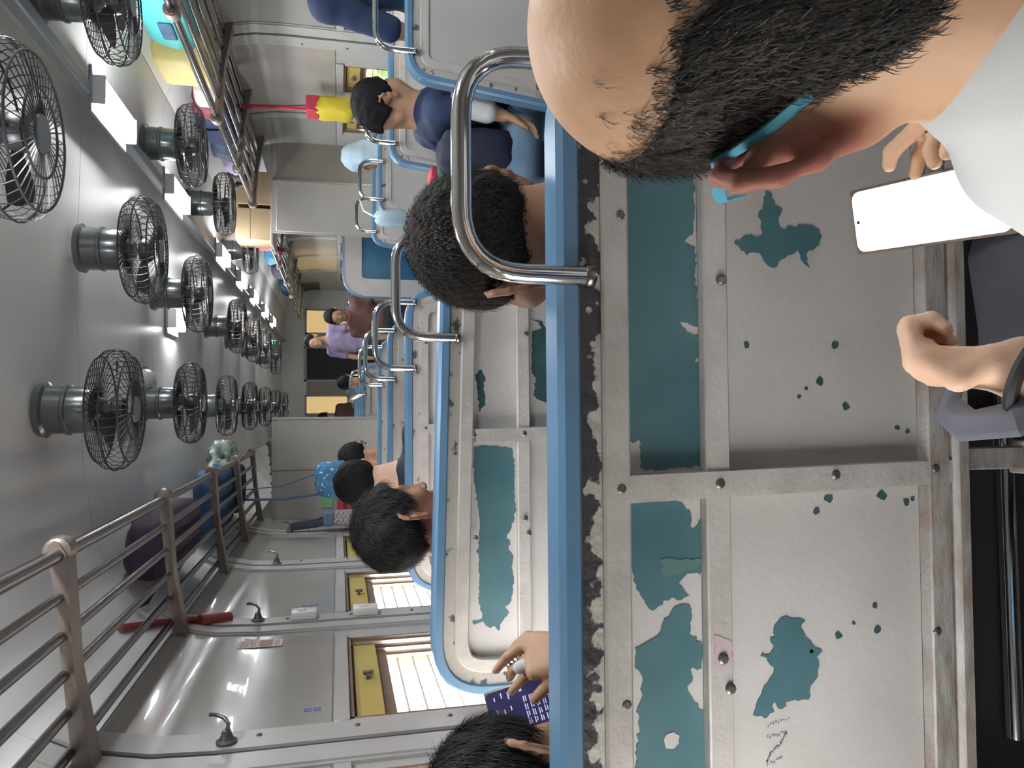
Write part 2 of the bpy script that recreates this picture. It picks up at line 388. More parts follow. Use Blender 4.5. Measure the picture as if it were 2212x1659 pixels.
def head_prims(sd, H, R, ears=True, fine=False):
    H = np.array(H); T = lambda x, y, z: H+R@np.array((x,y,z))
    sd.ell(T(0,-0.014,0.030), (0.077,0.096,0.086), R, 0.02)
    sd.ell(T(0,0.028,-0.015), (0.064,0.068,0.088), R, 0.02)
    sd.ell(T(0,0.040,-0.072), (0.049,0.050,0.038), R, 0.025)
    sd.ell(T(0,0.080,-0.098), (0.020,0.016,0.016), R, 0.02)
    sd.cap(T(0,0.094,0.004), T(0,0.114,-0.036), 0.008, 0.012, 0.012)
    for s in (-1, 1):
        sd.ell(T(s*0.012,0.104,-0.042), (0.008,0.010,0.007), R, 0.008)
        sd.cap(T(s*0.014,0.092,0.024), T(s*0.046,0.080,0.024), 0.007, 0.006, 0.012)
        sd.ell(T(s*0.031,0.092,0.008), (0.016,0.010,0.009), R, 0.008, True)
        sd.ell(T(s*0.031,0.083,0.007), (0.0135,0.0125,0.0125), R, 0.004)
        sd.ell(T(s*0.048,0.062,-0.030), (0.020,0.020,0.020), R, 0.025)
    sd.ell(T(0,0.097,-0.066), (0.022,0.010,0.006), R, 0.006)
    sd.ell(T(0,0.094,-0.077), (0.019,0.010,0.007), R, 0.006)
    sd.cap(T(-0.016,0.107,-0.0715), T(0.016,0.107,-0.0715), 0.0015, 0.0015, 0.003, True)
    if ears:
        for s in (-1, 1): ear_prims(sd, T, R, s, fine)
def ear_prims(sd, T, R, s, fine):
    E = lambda o, b, z: T(s*(0.072+o*1.7), -0.004-b*1.08, z*1.12-0.018)
    rim = [(0.003,-0.004,0.012),(0.008,0.004,0.030),(0.014,0.016,0.034),(0.020,0.027,0.026),(0.021,0.029,0.010),(0.017,0.022,-0.010),(0.011,0.012,-0.026),(0.006,0.003,-0.036),(0.003,-0.002,-0.028)]
    for a, b in zip(rim, rim[1:]): sd.cap(E(*a), E(*b), 0.0052, 0.0052, 0.006)
    for a, b in zip([(0.004,0.004,0.006),(0.010,0.013,0.012),(0.008,0.006,-0.012)], [(0.014,0.020,0.018),(0.012,0.015,-0.006),(0.006,0.004,-0.028)]):
        sd.cap(E(*a), E(*b), 0.007, 0.006, 0.008)
    sd.ell(E(0.007,0.006,-0.031), (0.008,0.009,0.010), R, 0.006)
    sd.cap(E(-0.008,0.006,0.004), E(0.006,0.010,0.0), 0.016, 0.010, 0.010)
def hand_prims(sd, W, d, n, side, curl=(20,25,15), lens=1.0, spread=0.10, thumb=None, chains=None, s=1.0):
    """W wrist, d pointing to the knuckles, n out of the palm, side towards the thumb"""
    W, d, n, t = (np.array(v, float) for v in (W, d, n, side))
    d /= np.linalg.norm(d); n -= d*(n@d); n /= np.linalg.norm(n); t = t-d*(t@d)-n*(t@n); t /= np.linalg.norm(t)
    L = [0.072,0.080,0.074,0.058]; off = [0.027,0.009,-0.010,-0.027]; base = [0.086,0.090,0.086,0.078]
    for j in range(4):
        K = W+(d*base[j]+t*off[j])*s
        sd.cap(W+(d*0.012+t*off[j]*0.55)*s, K, 0.0135*s, 0.0112*s, 0.012)
        if chains and j in chains:
            pts = [K]+[np.array(q, float) for q in chains[j]]
        else:
            pts = [K]; a = 0; dd = d+t*(off[j]/0.027)*spread; dd /= np.linalg.norm(dd)
            c = curl[j] if isinstance(curl[0], (tuple, list)) else curl
            for seg, an in zip((0.50,0.30,0.22), c):
                a += math.radians(an); v = dd*math.cos(a)+n*math.sin(a); pts.append(pts[-1]+v*L[j]*seg*lens*s)
        rr = [0.0102,0.0092,0.0082,0.0070]
        f = (1.0,1.03,0.98,0.88)[j]*s
        for q in range(len(pts)-1): sd.cap(pts[q], pts[q+1], rr[min(q,3)]*f, rr[min(q+1,3)]*f, 0.003)
    B = W+(d*0.022+t*0.020)*s
    tp = [B]+([np.array(q, float) for q in thumb] if thumb is not None else [W+(d*0.050+t*0.042+n*0.012)*s, W+(d*0.078+t*0.050+n*0.022)*s, W+(d*0.100+t*0.050+n*0.030)*s])
    rr = [0.0145,0.0122,0.0105,0.0085]
    for q in range(len(tp)-1): sd.cap(tp[q], tp[q+1], rr[min(q,3)]*s, rr[min(q+1,3)]*s, 0.006)

def person(label, H, hy=0, hp=15, hr=0, seat=None, yaw=0, skin='skin_c', hair='hair', shirt='darknavy', trousers='darkcloth', res=0.010, NB=None, SL=None, SR=None,
           EL=None, ER=None, WL=None, WR=None, hl=None, hrn=None, sleeve=0.6, standing=False, hairline='short', group=None, hairn=0.0035, name='person', cat='person', legs=None, collar=None, hairt=0.011, noears=False, neck=0.054, yoke=0.068):
    H = np.array(H, float); R = RM(hy, hp, hr); B = RM(yaw)
    X = lambda x, y, z: B@np.array((x,y,z), float)
    P = np.array(seat, float)
    if NB is None: NB = H+R@np.array((0,-0.035,-0.135))+np.array((0,0,-0.035))
    NB = np.array(NB, float)
    SL = NB+X(-0.165,0,-0.065) if SL is None else np.array(SL, float); SR = NB+X(0.165,0,-0.065) if SR is None else np.array(SR, float)
    EL = SL+X(-0.05,0.04,-0.27) if EL is None else np.array(EL, float); ER = SR+X(0.05,0.04,-0.27) if ER is None else np.array(ER, float)
    if standing:
        WL = EL+X(0.01,0.06,-0.24) if WL is None else np.array(WL, float); WR = ER+X(-0.01,0.06,-0.24) if WR is None else np.array(WR, float)
    else:
        WL = EL+X(0.07,0.22,-0.06) if WL is None else np.array(WL, float); WR = ER+X(-0.07,0.22,-0.06) if WR is None else np.array(WR, float)
    b = SD()
    head_prims(b, H, R, not noears, res < 0.006)
    b.cap(H+R@np.array((0,-0.022,-0.06)), NB, neck, neck+0.006, 0.03)
    C1 = NB*0.72+P*0.28+X(0,0.0,-0.02); C2 = NB*0.36+P*0.64
    b.cap(SL, SR, 0.052, 0.052, 0.05)
    b.ell(C1, (0.148,0.098,0.15), B, 0.06); b.ell(C2, (0.138,0.10,0.14), B, 0.06); b.ell(P, (0.155,0.112,0.105), B, 0.06)
    for s_, S_, E_, W_, hnd in ((-1,SL,EL,WL,hl), (1,SR,ER,WR,hrn)):
        b.cap(S_, E_, 0.046, 0.036, 0.03); b.cap(E_, W_, 0.037, 0.026, 0.02)
        if hnd: hnd(b)
        else:
            dv = W_-E_; dv /= np.linalg.norm(dv)
            hand_prims(b, W_, dv+np.array((0,0,-0.25)), np.array((0,0,-1.0))-X(s_*0.3,0,0), X(-s_,0.2,0.2), (28,35,25))
    tr = SD()
    if standing:
        for s_ in (-1,1):
            hp_ = P+X(s_*0.085,0,-0.03); kn = np.array((*(P+X(s_*0.095,0.02,0))[:2], P[2]*0.54)); an = np.array((*(P+X(s_*0.10,-0.01,0))[:2], 0.09))
            for q, g in ((b,0), (tr,0.012)):
                q.cap(hp_, kn, 0.078+g, 0.054+g, 0.03); q.cap(kn, an, 0.052+g, 0.038+g*1.5, 0.02)
            b.cap(an+X(0,-0.03,-0.045), an+X(0,0.15,-0.055), 0.036, 0.030, 0.02)
    else:
        for i_, s_ in enumerate((-1,1)):
            hp_ = P+X(s_*0.09,0.02,0)
            kn, an = (legs[i_] if legs else (P+X(s_*0.125,0.40,0.0), np.array((*(P+X(s_*0.125,0.36,0))[:2], 0.09))))
            kn, an = np.array(kn, float), np.array(an, float)
            for q, g in ((b,0), (tr,0.013)):
                q.cap(hp_, kn, 0.078+g, 0.055+g, 0.03); q.cap(kn, an, 0.052+g, 0.040+g*1.3, 0.02)
            b.cap(an+X(0,-0.02,-0.045), an+X(0,0.15,-0.055), 0.036, 0.030, 0.02)
    tr.ell(P, (0.168,0.125,0.11), B, 0.05)
    base = (float(P[0]), float(P[1]), 0.0)
    body = solid(name, b, res, skin, base=base); tag(body, label, cat, group)
    sh = SD(); g = 0.014
    sh.cap(SL, SR, 0.052+g, None, 0.05); sh.ell(C1, (0.148+g,0.098+g,0.15+g), B, 0.06); sh.ell(C2, (0.138+g,0.10+g,0.14+g), B, 0.06)
    sh.ell(P+X(0,0,0.05), (0.155+g,0.112+g,0.08), B, 0.05); sh.cap(NB+X(0,-0.005,-0.035), NB+X(0,-0.005,-0.02), yoke, yoke-0.002, 0.03)
    for S_, E_, W_ in ((SL,EL,WL), (SR,ER,WR)):
        if sleeve <= 1: sh.cap(S_, S_+(E_-S_)*sleeve, 0.046+g, 0.046+g-0.006*sleeve, 0.03)
        else: sh.cap(S_, E_, 0.046+g, 0.036+g, 0.03); sh.cap(E_, E_+(W_-E_)*(sleeve-1), 0.037+g, 0.030+g, 0.02)
    solid('shirt', sh, res, shirt, body, noise=0.0025, nf=38, seed=len(label))
    if trousers: solid('trousers', tr, res, trousers, body, noise=0.002, nf=34, seed=3)
    if hair:
        hs = SD(); T = lambda x, y, z: H+R@np.array((x,y,z))
        hs.ell(T(0,-0.014,0.030), (0.077+hairt,0.096+hairt,0.086+hairt), R, 0.02); hs.ell(T(0,0.020,0.0), (0.066+hairt*0.8,0.068+hairt*0.6,0.085+hairt*0.6), R, 0.02)
        if hairline == 'long':
            hs.cap(T(-0.03,-0.07,-0.03), T(-0.035,-0.075,-0.16), 0.055, 0.035, 0.03); hs.cap(T(0.03,-0.07,-0.03), T(0.035,-0.075,-0.16), 0.055, 0.035, 0.03)
        Ri = R.T
        def cut(Xg, Yg, Zg):
            px, py, pz = Xg-H[0], Yg-H[1], Zg-H[2]
            lx = Ri[0,0]*px+Ri[0,1]*py+Ri[0,2]*pz; ly = Ri[1,0]*px+Ri[1,1]*py+Ri[1,2]*pz; lz = Ri[2,0]*px+Ri[2,1]*py+Ri[2,2]*pz
            zl = np.interp(ly, [-0.2,-0.06,-0.03,0.0,0.025,0.045,0.06,0.075], [-0.30 if hairline == 'long' else -0.080, -0.30 if hairline == 'long' else -0.072, -0.045, 0.012, -0.012, 0.010, 0.052, 0.062])
            return ((zl-lz)*0.8+0.003*np.sin(190*lx+60*ly)).astype(np.float32)
        solid('hair', hs, min(res, 0.008) if res < 0.012 else res, hair, body, cut=cut, noise=hairn, nf=85, seed=len(label)+1)
    return body
# ------------------------------------------------------------------ the coach shell
XL, XR, XC = -0.87, 2.09, 0.61
HALF = [(-0.87,0.0),(-0.87,1.55),(-0.862,1.70),(-0.832,1.85),(-0.765,1.98),(-0.64,2.085),(-0.45,2.150),(-0.2,2.185),(0.2,2.205),(0.61,2.212)]
FULL = HALF + [(2*XC-x, z) for x, z in HALF[-2::-1]]
def strip(bm, pts, y0, y1, inset, thick):
    """curved plate following the coach's cross-section, inset from it towards the inside"""
    n = len(pts); nor = []
    for i in range(n):
        a = Vector(pts[max(0,i-1)]); b = Vector(pts[min(n-1,i+1)]); t = (b-a).normalized(); nor.append(Vector((t.y, -t.x)))
    o = [Vector(p)+nor[i]*inset for i, p in enumerate(pts)]; q = [Vector(p)+nor[i]*(inset+thick) for i, p in enumerate(pts)]
    ring = o+q[::-1]
    A = [bm.verts.new((v.x, y0, v.y)) for v in ring]; B = [bm.verts.new((v.x, y1, v.y)) for v in ring]
    m = len(ring)
    for i in range(m): bm.faces.new((A[i], A[(i+1) % m], B[(i+1) % m], B[i]))
    for i in range(n-1):
        bm.faces.new((A[i], A[i+1], A[m-2-i], A[m-1-i])[::-1]); bm.faces.new((B[i], B[i+1], B[m-2-i], B[m-1-i]))
def part_of(pts, z0, z1, side):
    """sub-polyline of one half profile between heights z0 and z1"""
    out = []
    for (xa,za),(xb,zb) in zip(HALF, HALF[1:]):
        for k in range(6):
            t = k/6; z = za+(zb-za)*t
            if z0-1e-6 <= z <= z1+1e-6: out.append((xa+(xb-xa)*t, z))
    for (xa,za),(xb,zb) in zip(HALF, HALF[1:]):
        for zz in (z0, z1):
            if za <= zz <= zb and zb > za: out.append((xa+(xb-xa)*(zz-za)/(zb-za), zz))
    out = sorted(set((round(x,4), round(z,4)) for x, z in out), key=lambda p: p[1])
    return out if side < 0 else [(2*XC-x, z) for x, z in out][::-1]
YB, YF = -1.6, 13.5
bm = new(); box2(bm, (XL-0.2,YB-0.1,-0.08), (XR+0.2,YF+0.1,0)); tag(obj('floor', bm, 'floor'), 'dark rubber coach floor under the benches', kind='structure')
# ceiling: dark shell + panels
bm = new(); strip(bm, FULL[1:-1], YB, YF, -0.05, 0.044); ceil = tag(obj('ceiling', bm, 'seam'), 'grey curved coach ceiling of riveted panels', kind='structure')
bays = [-1.6,-0.3,0.9,1.99,3.09,4.24,5.32,6.0,7.1,8.2,9.3,10.4,11.5,12.6,13.5]
i1 = [p for p in FULL if p[0] < 0.0]; 
secs = [([FULL[i] for i in range(6,9)], 'ceil'), ([FULL[i] for i in range(8,11)], 'ceil'), ([FULL[i] for i in range(10,13)], 'ceil')]
for a, b in zip(bays, bays[1:]):
    for pts, mm in secs:
        bm = new(); strip(bm, pts, a+0.002, b-0.002, -0.006, 0.006); obj('panel', bm, mm, ceil)
    for sd in (-1, 1):
        bm = new(); strip(bm, part_of(HALF, 1.853, 2.148, sd), a+0.002, b-0.002, -0.006, 0.006); obj('cove_panel', bm, 'cove', ceil)
def side_wall(name, xf, sg, opens, label):
    bm = new(); T = 0.11
    x0, x1 = (xf-T, xf) if sg < 0 else (xf, xf+T)
    box2(bm, (x0,YB,0), (x1,YF,0.74)); box2(bm, (x0,YB,1.215), (x1,YF,1.56))
    ys = [YB]+[v for o in opens for v in o[:2]]+[YF]
    for a, b in zip(ys[::2], ys[1::2]): box2(bm, (x0,a,0.74), (x1,b,1.215))
    return tag(obj(name, bm, 'pillar'), label, kind='structure')
OL = [(-1.35,-0.4,1),(-0.08,0.74,0),(1.04,1.84,0),(2.15,2.90,0),(3.27,4.04,0),(4.43,5.18,0),(7.5,8.1,0),(8.6,9.2,0),(9.7,10.3,0),(10.8,11.4,0),(11.9,12.5,0)]  # shut window behind the camera is unseen, closed to cut daylight
OR = [(-1.35,-0.4,1),(0.1,0.6,1),(0.9,1.35,1),(1.62,2.07,1),(2.36,2.80,0),(3.10,3.50,0),(3.86,4.24,0),(4.58,4.97,0),(5.30,5.70,0),(7.4,8.3,1),(8.5,9.4,1),(9.6,10.2,0),(10.7,11.3,0),(11.8,12.4,0)]  # nearest right windows are out of view, shut to hold back daylight
wl = side_wall('wall_left', XL, -1, OL, 'left coach wall with windows under the luggage rack')
wr = side_wall('wall_right', XR, 1, OR, 'right coach wall with small windows beyond the aisle')
PILL = [(-0.36,-0.12),(0.78,1.0),(1.875,2.105),(3.0,3.2),(4.12,4.36),(5.25,5.44)]
for w, sd in ((wl,-1), (wr,1)):
    E_ = [YB]+[v for p in PILL for v in p]+[6.0]
    for a, b in list(zip(E_[::2], E_[1::2]))+[(7.1+1.1*i, 8.2+1.1*i) for i in range(5)]:
        bm = new(); strip(bm, part_of(HALF, 1.268, 1.848, sd), a+0.004, b-0.004, 0.0, 0.006); obj('panel', bm, 'wall', w)
nt_ = 0
for sd in (-1, 1):
    for a, b in PILL+[(8.15+1.1*i, 8.27+1.1*i) for i in range(4)]:
        nt_ += 1
        bm = new(); strip(bm, part_of(HALF, 0.76, 1.93, sd), a, b, 0.0, 0.010); t = tag(obj(f'trim_{nt_}', bm, 'pillar'), kind='structure')
        if a < 6:
            c = a*0.55+b*0.45
            bm = new(); strip(bm, part_of(HALF, 0.77, 1.92, sd), c+0.012, b-0.012, 0.010, 0.010); obj('cover_strip', bm, 'pillar', t)
            bm = new(); strip(bm, part_of(HALF, 0.77, 1.92, sd), a+0.012, c-0.006, 0.010, 0.006); obj('cover_strip', bm, 'pillar', t)
            bm = new(); strip(bm, part_of(HALF, 0.77, 1.92, sd), c-0.006, c+0.012, 0.010, 0.002); obj('seam_strip', bm, 'seam', t)
            for z in (0.95, 1.2, 1.45):
                bm = new(); x = (XL+0.02) if sd < 0 else (XR-0.02)
                lathe(bm, [(0.007,0),(0.007,0.003),(0.004,0.005)], (x, b-0.05, z), 8, (-sd,0,0)); obj('screw', bm, 'bolt', t)
nw = 0
def window(xf, sg, y0, y1, shut, far=False):
    global nw
    nw += 1
    D = lambda d: xf+sg*d
    def bx(bm, d0, d1, a, b, z0, z1, bev=0.0): box2(bm, (min(D(d0),D(d1)),a,z0), (max(D(d0),D(d1)),b,z1), bev)
    bm = new()
    bx(bm,0.0,0.10,y0,y0+0.012,0.74,1.215); bx(bm,0.0,0.10,y1-0.012,y1,0.74,1.215); bx(bm,0.0,0.10,y0,y1,0.728,0.745); bx(bm,0.0,0.10,y0,y1,1.205,1.22)
    w = tag(obj(f'window_{nw}', bm, 'brown', base=(D(0.05),(y0+y1)/2,0.74)), kind='structure')
    bm = new(); bx(bm,-0.012,0.0,y0-0.03,y1+0.03,1.217,1.262,0.003); obj('header_batten', bm, 'pillar', w, True)
    bm = new(); bx(bm,-0.018,0.0,y0-0.03,y1+0.03,0.705,0.742,0.003); obj('sill', bm, 'alu', w, True)
    if not far:
        for y in (y0+0.012, y1-0.026):
            for d in (0.012, 0.040, 0.068):
                bm = new(); bx(bm,d,d+0.012,y,y+0.014,0.745,1.205); obj('track', bm, 'alu', w, True)
    if shut:
        n = 11
        for k in range(n):
            z = 0.76+k*0.041
            bm = new(); box(bm, (D(0.05),(y0+y1)/2,z), (0.006,y1-y0-0.05,0.044), 0.0, Matrix.Rotation(sg*-0.35,3,'Y')); obj('slat', bm, 'steel' if not far else ('part' if k % 2 else 'card'), w, True)
    else:
        bm = new(); bx(bm,0.022,0.036,y0+0.03,y1-0.03,1.115,1.198,0.003); s = obj('shutter_board', bm, 'yellow', w, True); tag(s, 'mustard yellow shutter board')
        bm = new(); bx(bm,0.005,0.024,(y0+y1)/2-0.02,(y0+y1)/2+0.02,1.148,1.160,0.002); bx(bm,0.0,0.012,(y0+y1)/2-0.008,(y0+y1)/2+0.008,1.135,1.17,0.002); obj('latch', bm, 'bolt', s, True)
        bm = new(); bx(bm,0.046,0.050,y0+0.012,y1-0.012,1.10,1.206); obj('shutter_pocket', bm, 'brown', w, True)
        bm = new(); bx(bm,0.05,0.07,y0+0.012,y1-0.012,1.075,1.125,0.003); obj('shutter_rail', bm, 'brown', w, True)
        for k in range(5 if not far else 0):
            z = 0.80+k*0.058
            bm = new(); tube(bm, [(D(0.088),y0+0.012,z),(D(0.088),y1-0.012,z)], 0.0045, 6); obj('window_bar', bm, 'alu', w, True)
for o in OL: window(XL, -1, *o, far=o[0] > 6)
for o in OR: window(XR, 1, *o, far=o[0] > 6)
# end walls
bm = new(); box2(bm, (XL-0.1,YB-0.06,0), (XR+0.1,YB,2.25)); tag(obj('wall_back', bm, 'part'), kind='structure')
bm = new(); box2(bm, (XL-0.1,YF,0), (XR+0.1,YF+0.06,2.25)); wf = tag(obj('wall_far', bm, 'cove'), 'pale end wall with a dark doorway and warm panes', kind='structure')
bm = new(); box2(bm, (0.49,YF-0.03,0), (1.05,YF,1.79)); d1 = tag(obj('door_1', bm, 'black', base=(0.77,YF,0)), 'dark doorway in the far end wall', kind='structure')
for x in (0.47, 1.05):
    bm = new(); box2(bm, (x,YF-0.05,0), (x+0.03,YF,1.83)); obj('door_jamb', bm, 'part', d1, True)
bm = new(); box2(bm, (0.47,YF-0.05,1.79), (1.08,YF,1.84)); obj('door_head', bm, 'part', d1, True)
for x0, x1, z0, z1 in ((1.33,1.72,1.10,1.79), (-0.09,0.20,1.10,1.79)):
    nw += 1
    bm = new()
    box2(bm, (x0-0.03,YF-0.03,z0-0.03), (x0,YF,z1+0.03)); box2(bm, (x1,YF-0.03,z0-0.03), (x1+0.03,YF,z1+0.03)); box2(bm, (x0-0.03,YF-0.03,z1), (x1+0.03,YF,z1+0.03)); box2(bm, (x0-0.03,YF-0.03,z0-0.03), (x1+0.03,YF,z0))
    w = tag(obj(f'window_{nw}', bm, 'part', base=((x0+x1)/2,YF,z0)), kind='structure')
    bm = new(); box2(bm, (x0,YF-0.015,z0), (x1,YF,z1)); obj('pane', bm, 'warm_pane', w, True)
for x0, x1, mm in ((-0.35,-0.12,'part_brown'), (1.12,1.30,'part'), (0.23,0.45,'part_brown')):
    bm = new(); box2(bm, (x0,YF-0.02,0.1), (x1,YF,1.79), 0.004); obj('panel', bm, mm, wf)
# partitions at the vestibule
def partition(name, x0, x1, ztop, cols, label):
    bm = new(); box2(bm, (x0,6.0,0), (x1,6.035,ztop)); w = tag(obj(name, bm, 'part'), label, kind='structure')
    for a, b, mm in cols:
        bm = new(); box2(bm, (a+0.006,5.99,0.08), (b-0.006,6.0,ztop-0.03), 0.002); obj('panel', bm, mm, w)
        bm = new(); box2(bm, (b-0.008,5.982,0.05), (b+0.008,6.0,ztop)); obj('edge_strip', bm, 'alu', w)
partition('wall_front_left', XL, -0.07, 1.75, [(XL,-0.47,'part'),(-0.47,-0.08,'part')], 'beige half-height partition behind the left benches')
partition('wall_front_right', 1.37, XR, 1.75, [(1.375,1.78,'part'),(1.78,XR,'part_brown')], 'beige and brown partition behind the right benches')
# lamp trunking along the ceiling on the right, lamps under it
bm = new(); box2(bm, (1.145,-1.5,2.125), (1.195,13.4,2.17), 0.006); tag(obj(f'trim_{nt_+1}', bm, 'lamp_box'), 'blue-grey lamp trunking along the ceiling', kind='structure')
def lamp(x, y, L, w, label, z=2.132, group='tube lamps on the ceiling', m='lamp'):
    t = thing('ceiling_light', label, 'light', (x,y,z), 0, group)
    bm = new(); box(bm, (0,0,-0.004), (w+0.075,L+0.04,0.012), 0.004); obj('housing', bm, 'lamp_box', t)
    bm = new(); box(bm, (0,0,-0.032), (w,L,0.044), 0.018, seg=3); obj('diffuser', bm, m, t)
    for s in (-1,1):
        bm = new(); box(bm, (0,s*(L/2+0.004),-0.030), (w+0.006,0.008,0.046), 0.003); obj('end_cap', bm, 'white_plastic', t)
near = ['nearest lit tube lamp over the aisle, longest in view', 'second lit tube lamp over the aisle, left of the suitcase rack', 'third lit tube lamp over the aisle past the fans', 'fourth lit tube lamp in the aisle row', 'fifth lit tube lamp in the aisle row, small in the distance', 'sixth lit tube lamp in the aisle row, very small', 'farthest lit tube lamp of the aisle row near the end wall']
for i, y in enumerate((3.16,4.33,5.98,7.07,8.1,9.26,10.36)): lamp(1.17, y, 0.42, 0.10, near[i])
lamp(1.17, 1.80, 0.42, 0.10, 'lit tube lamp over the aisle just outside the picture')
lamp(0.05, 1.45, 0.42, 0.10, 'lit tube lamp over the left benches just outside the picture')
lamp(1.17, 0.60, 0.42, 0.10, 'lit tube lamp over the aisle beside the man in white')
lamp(0.54, 4.66, 0.26, 0.15, 'lit lamp in the middle of the ceiling between two fans', 2.20)
t = thing('ceiling_light', 'dim oval ceiling lens, unlit, beside the left row of fans', 'light', (0.136,4.0,2.195))
bm = new(); lathe(bm, [(0.09,0),(0.085,-0.025),(0.06,-0.045),(0.02,-0.052)][::-1], seg=24); bmesh.ops.scale(bm, vec=(0.75,1.5,1), verts=bm.verts); obj('lens', bm, 'lamp_off', t)
bm = new(); lathe(bm, [(0.105,-0.012),(0.105,0.0),(0.09,0.004)], seg=24); bmesh.ops.scale(bm, vec=(0.75,1.5,1), verts=bm.verts); obj('rim', bm, 'lamp_box', t)
t = thing('indicator_light', 'small glowing green indicator lamp among the far fans', 'light', (0.812,9.56,2.05))
bm = new(); box(bm, (0,0,0), (0.08,0.03,0.05), 0.008); obj('housing', bm, 'black', t)
bm = new(); box(bm, (0,-0.018,0), (0.06,0.01,0.026), 0.004); obj('lens', bm, 'led', t)
bm = new(); tube(bm, [(0,0,0.02),(0,0,0.15)], 0.008, 8); obj('stem', bm, 'bolt', t)
# outside: ground and greenery by the line
bm = new(); box2(bm, (-30,-20,-1.2), (30,40,-1.1)); tag(obj('ground', bm, 'ground'), kind='structure')
def bush(x, y, z, r, label, seed):
    rnd = random.Random(seed); bm = new()
    for k in range(900):
        u = Vector((rnd.gauss(0,1),rnd.gauss(0,1),rnd.gauss(0,1))).normalized()*r*rnd.uniform(0.7,1.0); u.z *= 0.8
        a = Vector((rnd.uniform(-1,1),rnd.uniform(-1,1),rnd.uniform(-1,1))).normalized()*0.16; b = a.orthogonal().normalized()*0.08
        v = [bm.verts.new(Vector((x,y,z))+u+q) for q in (-a, b, a, -b)]; bm.faces.new(v)
    t = thing('trackside_bush', label, 'bush', (x,y,-1.1), 0, 'bushes outside the windows')
    o = obj('foliage', bm, 'leaf', t, True); o['kind'] = 'stuff'
    bm = new(); tube(bm, [(x,y,-1.1),(x+0.1,y,z-r*0.3)], [0.10,0.05], 8); obj('stem', bm, 'brown', t, True)
for i, (x, y, z, r) in enumerate(((5.2,10.5,0.6,1.6),(5.0,14.3,0.5,1.6),(5.3,7.0,0.4,1.5),(-7.5,14.5,1.3,1.7),(-6.8,10.0,0.7,1.2))):
    bush(x, y, z, r, ['sunlit green bush outside the right windows beside the yellow bag','sunlit green bush outside the right windows, farthest ahead','sunlit green bush outside the right windows, nearest','tall green bush far outside the left windows','low green bush outside the left windows'][i], 50+i)
# wall fittings on the left
def hook(y, z, label):
    t = thing('coat_hook', label, 'hook', (XL+0.022,y,z), 0, 'wall hooks on the left pillars')
    bm = new(); lathe(bm, [(0.026,0),(0.026,0.004),(0.018,0.008),(0.013,0.02),(0.011,0.03)], (0,0,0), 16, (1,0,0)); obj('base_plate', bm, 'bolt', t)
    bm = new(); tube(bm, [(0.02,0,0),(0.045,0,-0.005),(0.058,0.01,0.008),(0.062,0.025,0.03),(0.060,0.032,0.045)], 0.0055, 8); obj('hook', bm, 'steel', t)
hook(2.03,1.527,'metal coat hook on the nearest left pillar'); hook(3.15,1.563,'metal coat hook on the second left pillar under the red duct'); hook(4.27,1.578,'small metal coat hook on the third left pillar')
for z, lab in ((1.385,'upper white switch box on the second left pillar'), (1.140,'lower white switch box on the second left pillar, by the window')):
    t = thing('switch_box', lab, 'switch', (XL+0.02,3.15,z), 0, 'white switch boxes on the pillar')
    bm = new(); box(bm, (0.016,0,0), (0.032,0.075,0.10), 0.006, seg=2); obj('box', bm, 'white_plastic', t)
    bm = new(); box(bm, (0.034,0,0.01), (0.006,0.03,0.03), 0.002); obj('rocker', bm, 'white_plastic', t)
t = thing('alarm_chain_duct', 'dark red alarm chain duct running up the second left pillar', 'pipe', (XL+0.03,3.16,1.72))
bm = new(); tube(bm, [(-0.835,3.17,1.70),(-0.815,3.10,1.80),(-0.785,2.97,1.905),(-0.748,2.80,1.975)], 0.013, 8); obj('duct', bm, 'red_duct', t, True)
bm = new(); tube(bm, [(-0.838,3.18,1.675),(-0.82,3.09,1.77)], 0.024, 10); obj('handle_cover', bm, 'red_duct', t, True)
t = thing('notice_sticker', 'white notice sticker with red print on the wall right of the near window', 'notice', (XL+0.008,2.88,1.527))
bm = new(); box(bm, (0.001,0,0), (0.002,0.085,0.155), 0.0); obj('sheet', bm, 'sticker', t)
bm = new(); box(bm, (0.0023,0,-0.02), (0.001,0.07,0.045), 0.0); obj('red_block', bm, 'sticker_red', t)
for k, z in enumerate((0.065,0.055,0.045,0.030,0.020,-0.055,-0.063)):
    bm = new(); box(bm, (0.0023,-0.004*(k%3),z), (0.001,0.066-0.01*(k%3),0.004)); obj('print_line', bm, 'sticker_red', t)
def stencil(y, z, n, label):
    t = thing('stencil_mark', label, 'marking', (XL+0.0065,y,z), 0, 'blue stencil marks on the left wall')
    for k in range(n):
        bm = new(); c = -0.026*k
        for (dy, dz, w, h) in ((-0.009,0,0.004,0.018),(0.009,0,0.004,0.018),(0,0.008,0.020,0.004),(0,-0.008,0.020,0.004),(0,0,0.016,0.003)):
            if (k+int(dy*1000)) % 5 == 3: continue
            box(bm, (0.0004,dy,c+dz), (0.0008,w,h))
        obj('mark', bm, 'ink_blue', t)
stencil(2.225,1.335,2,'faded blue stencil mark above the near left window'); stencil(3.385,1.395,3,'faded blue stencil mark above the second left window'); stencil(3.42,1.62,1,'single faded blue stencil mark beside the coat hook')
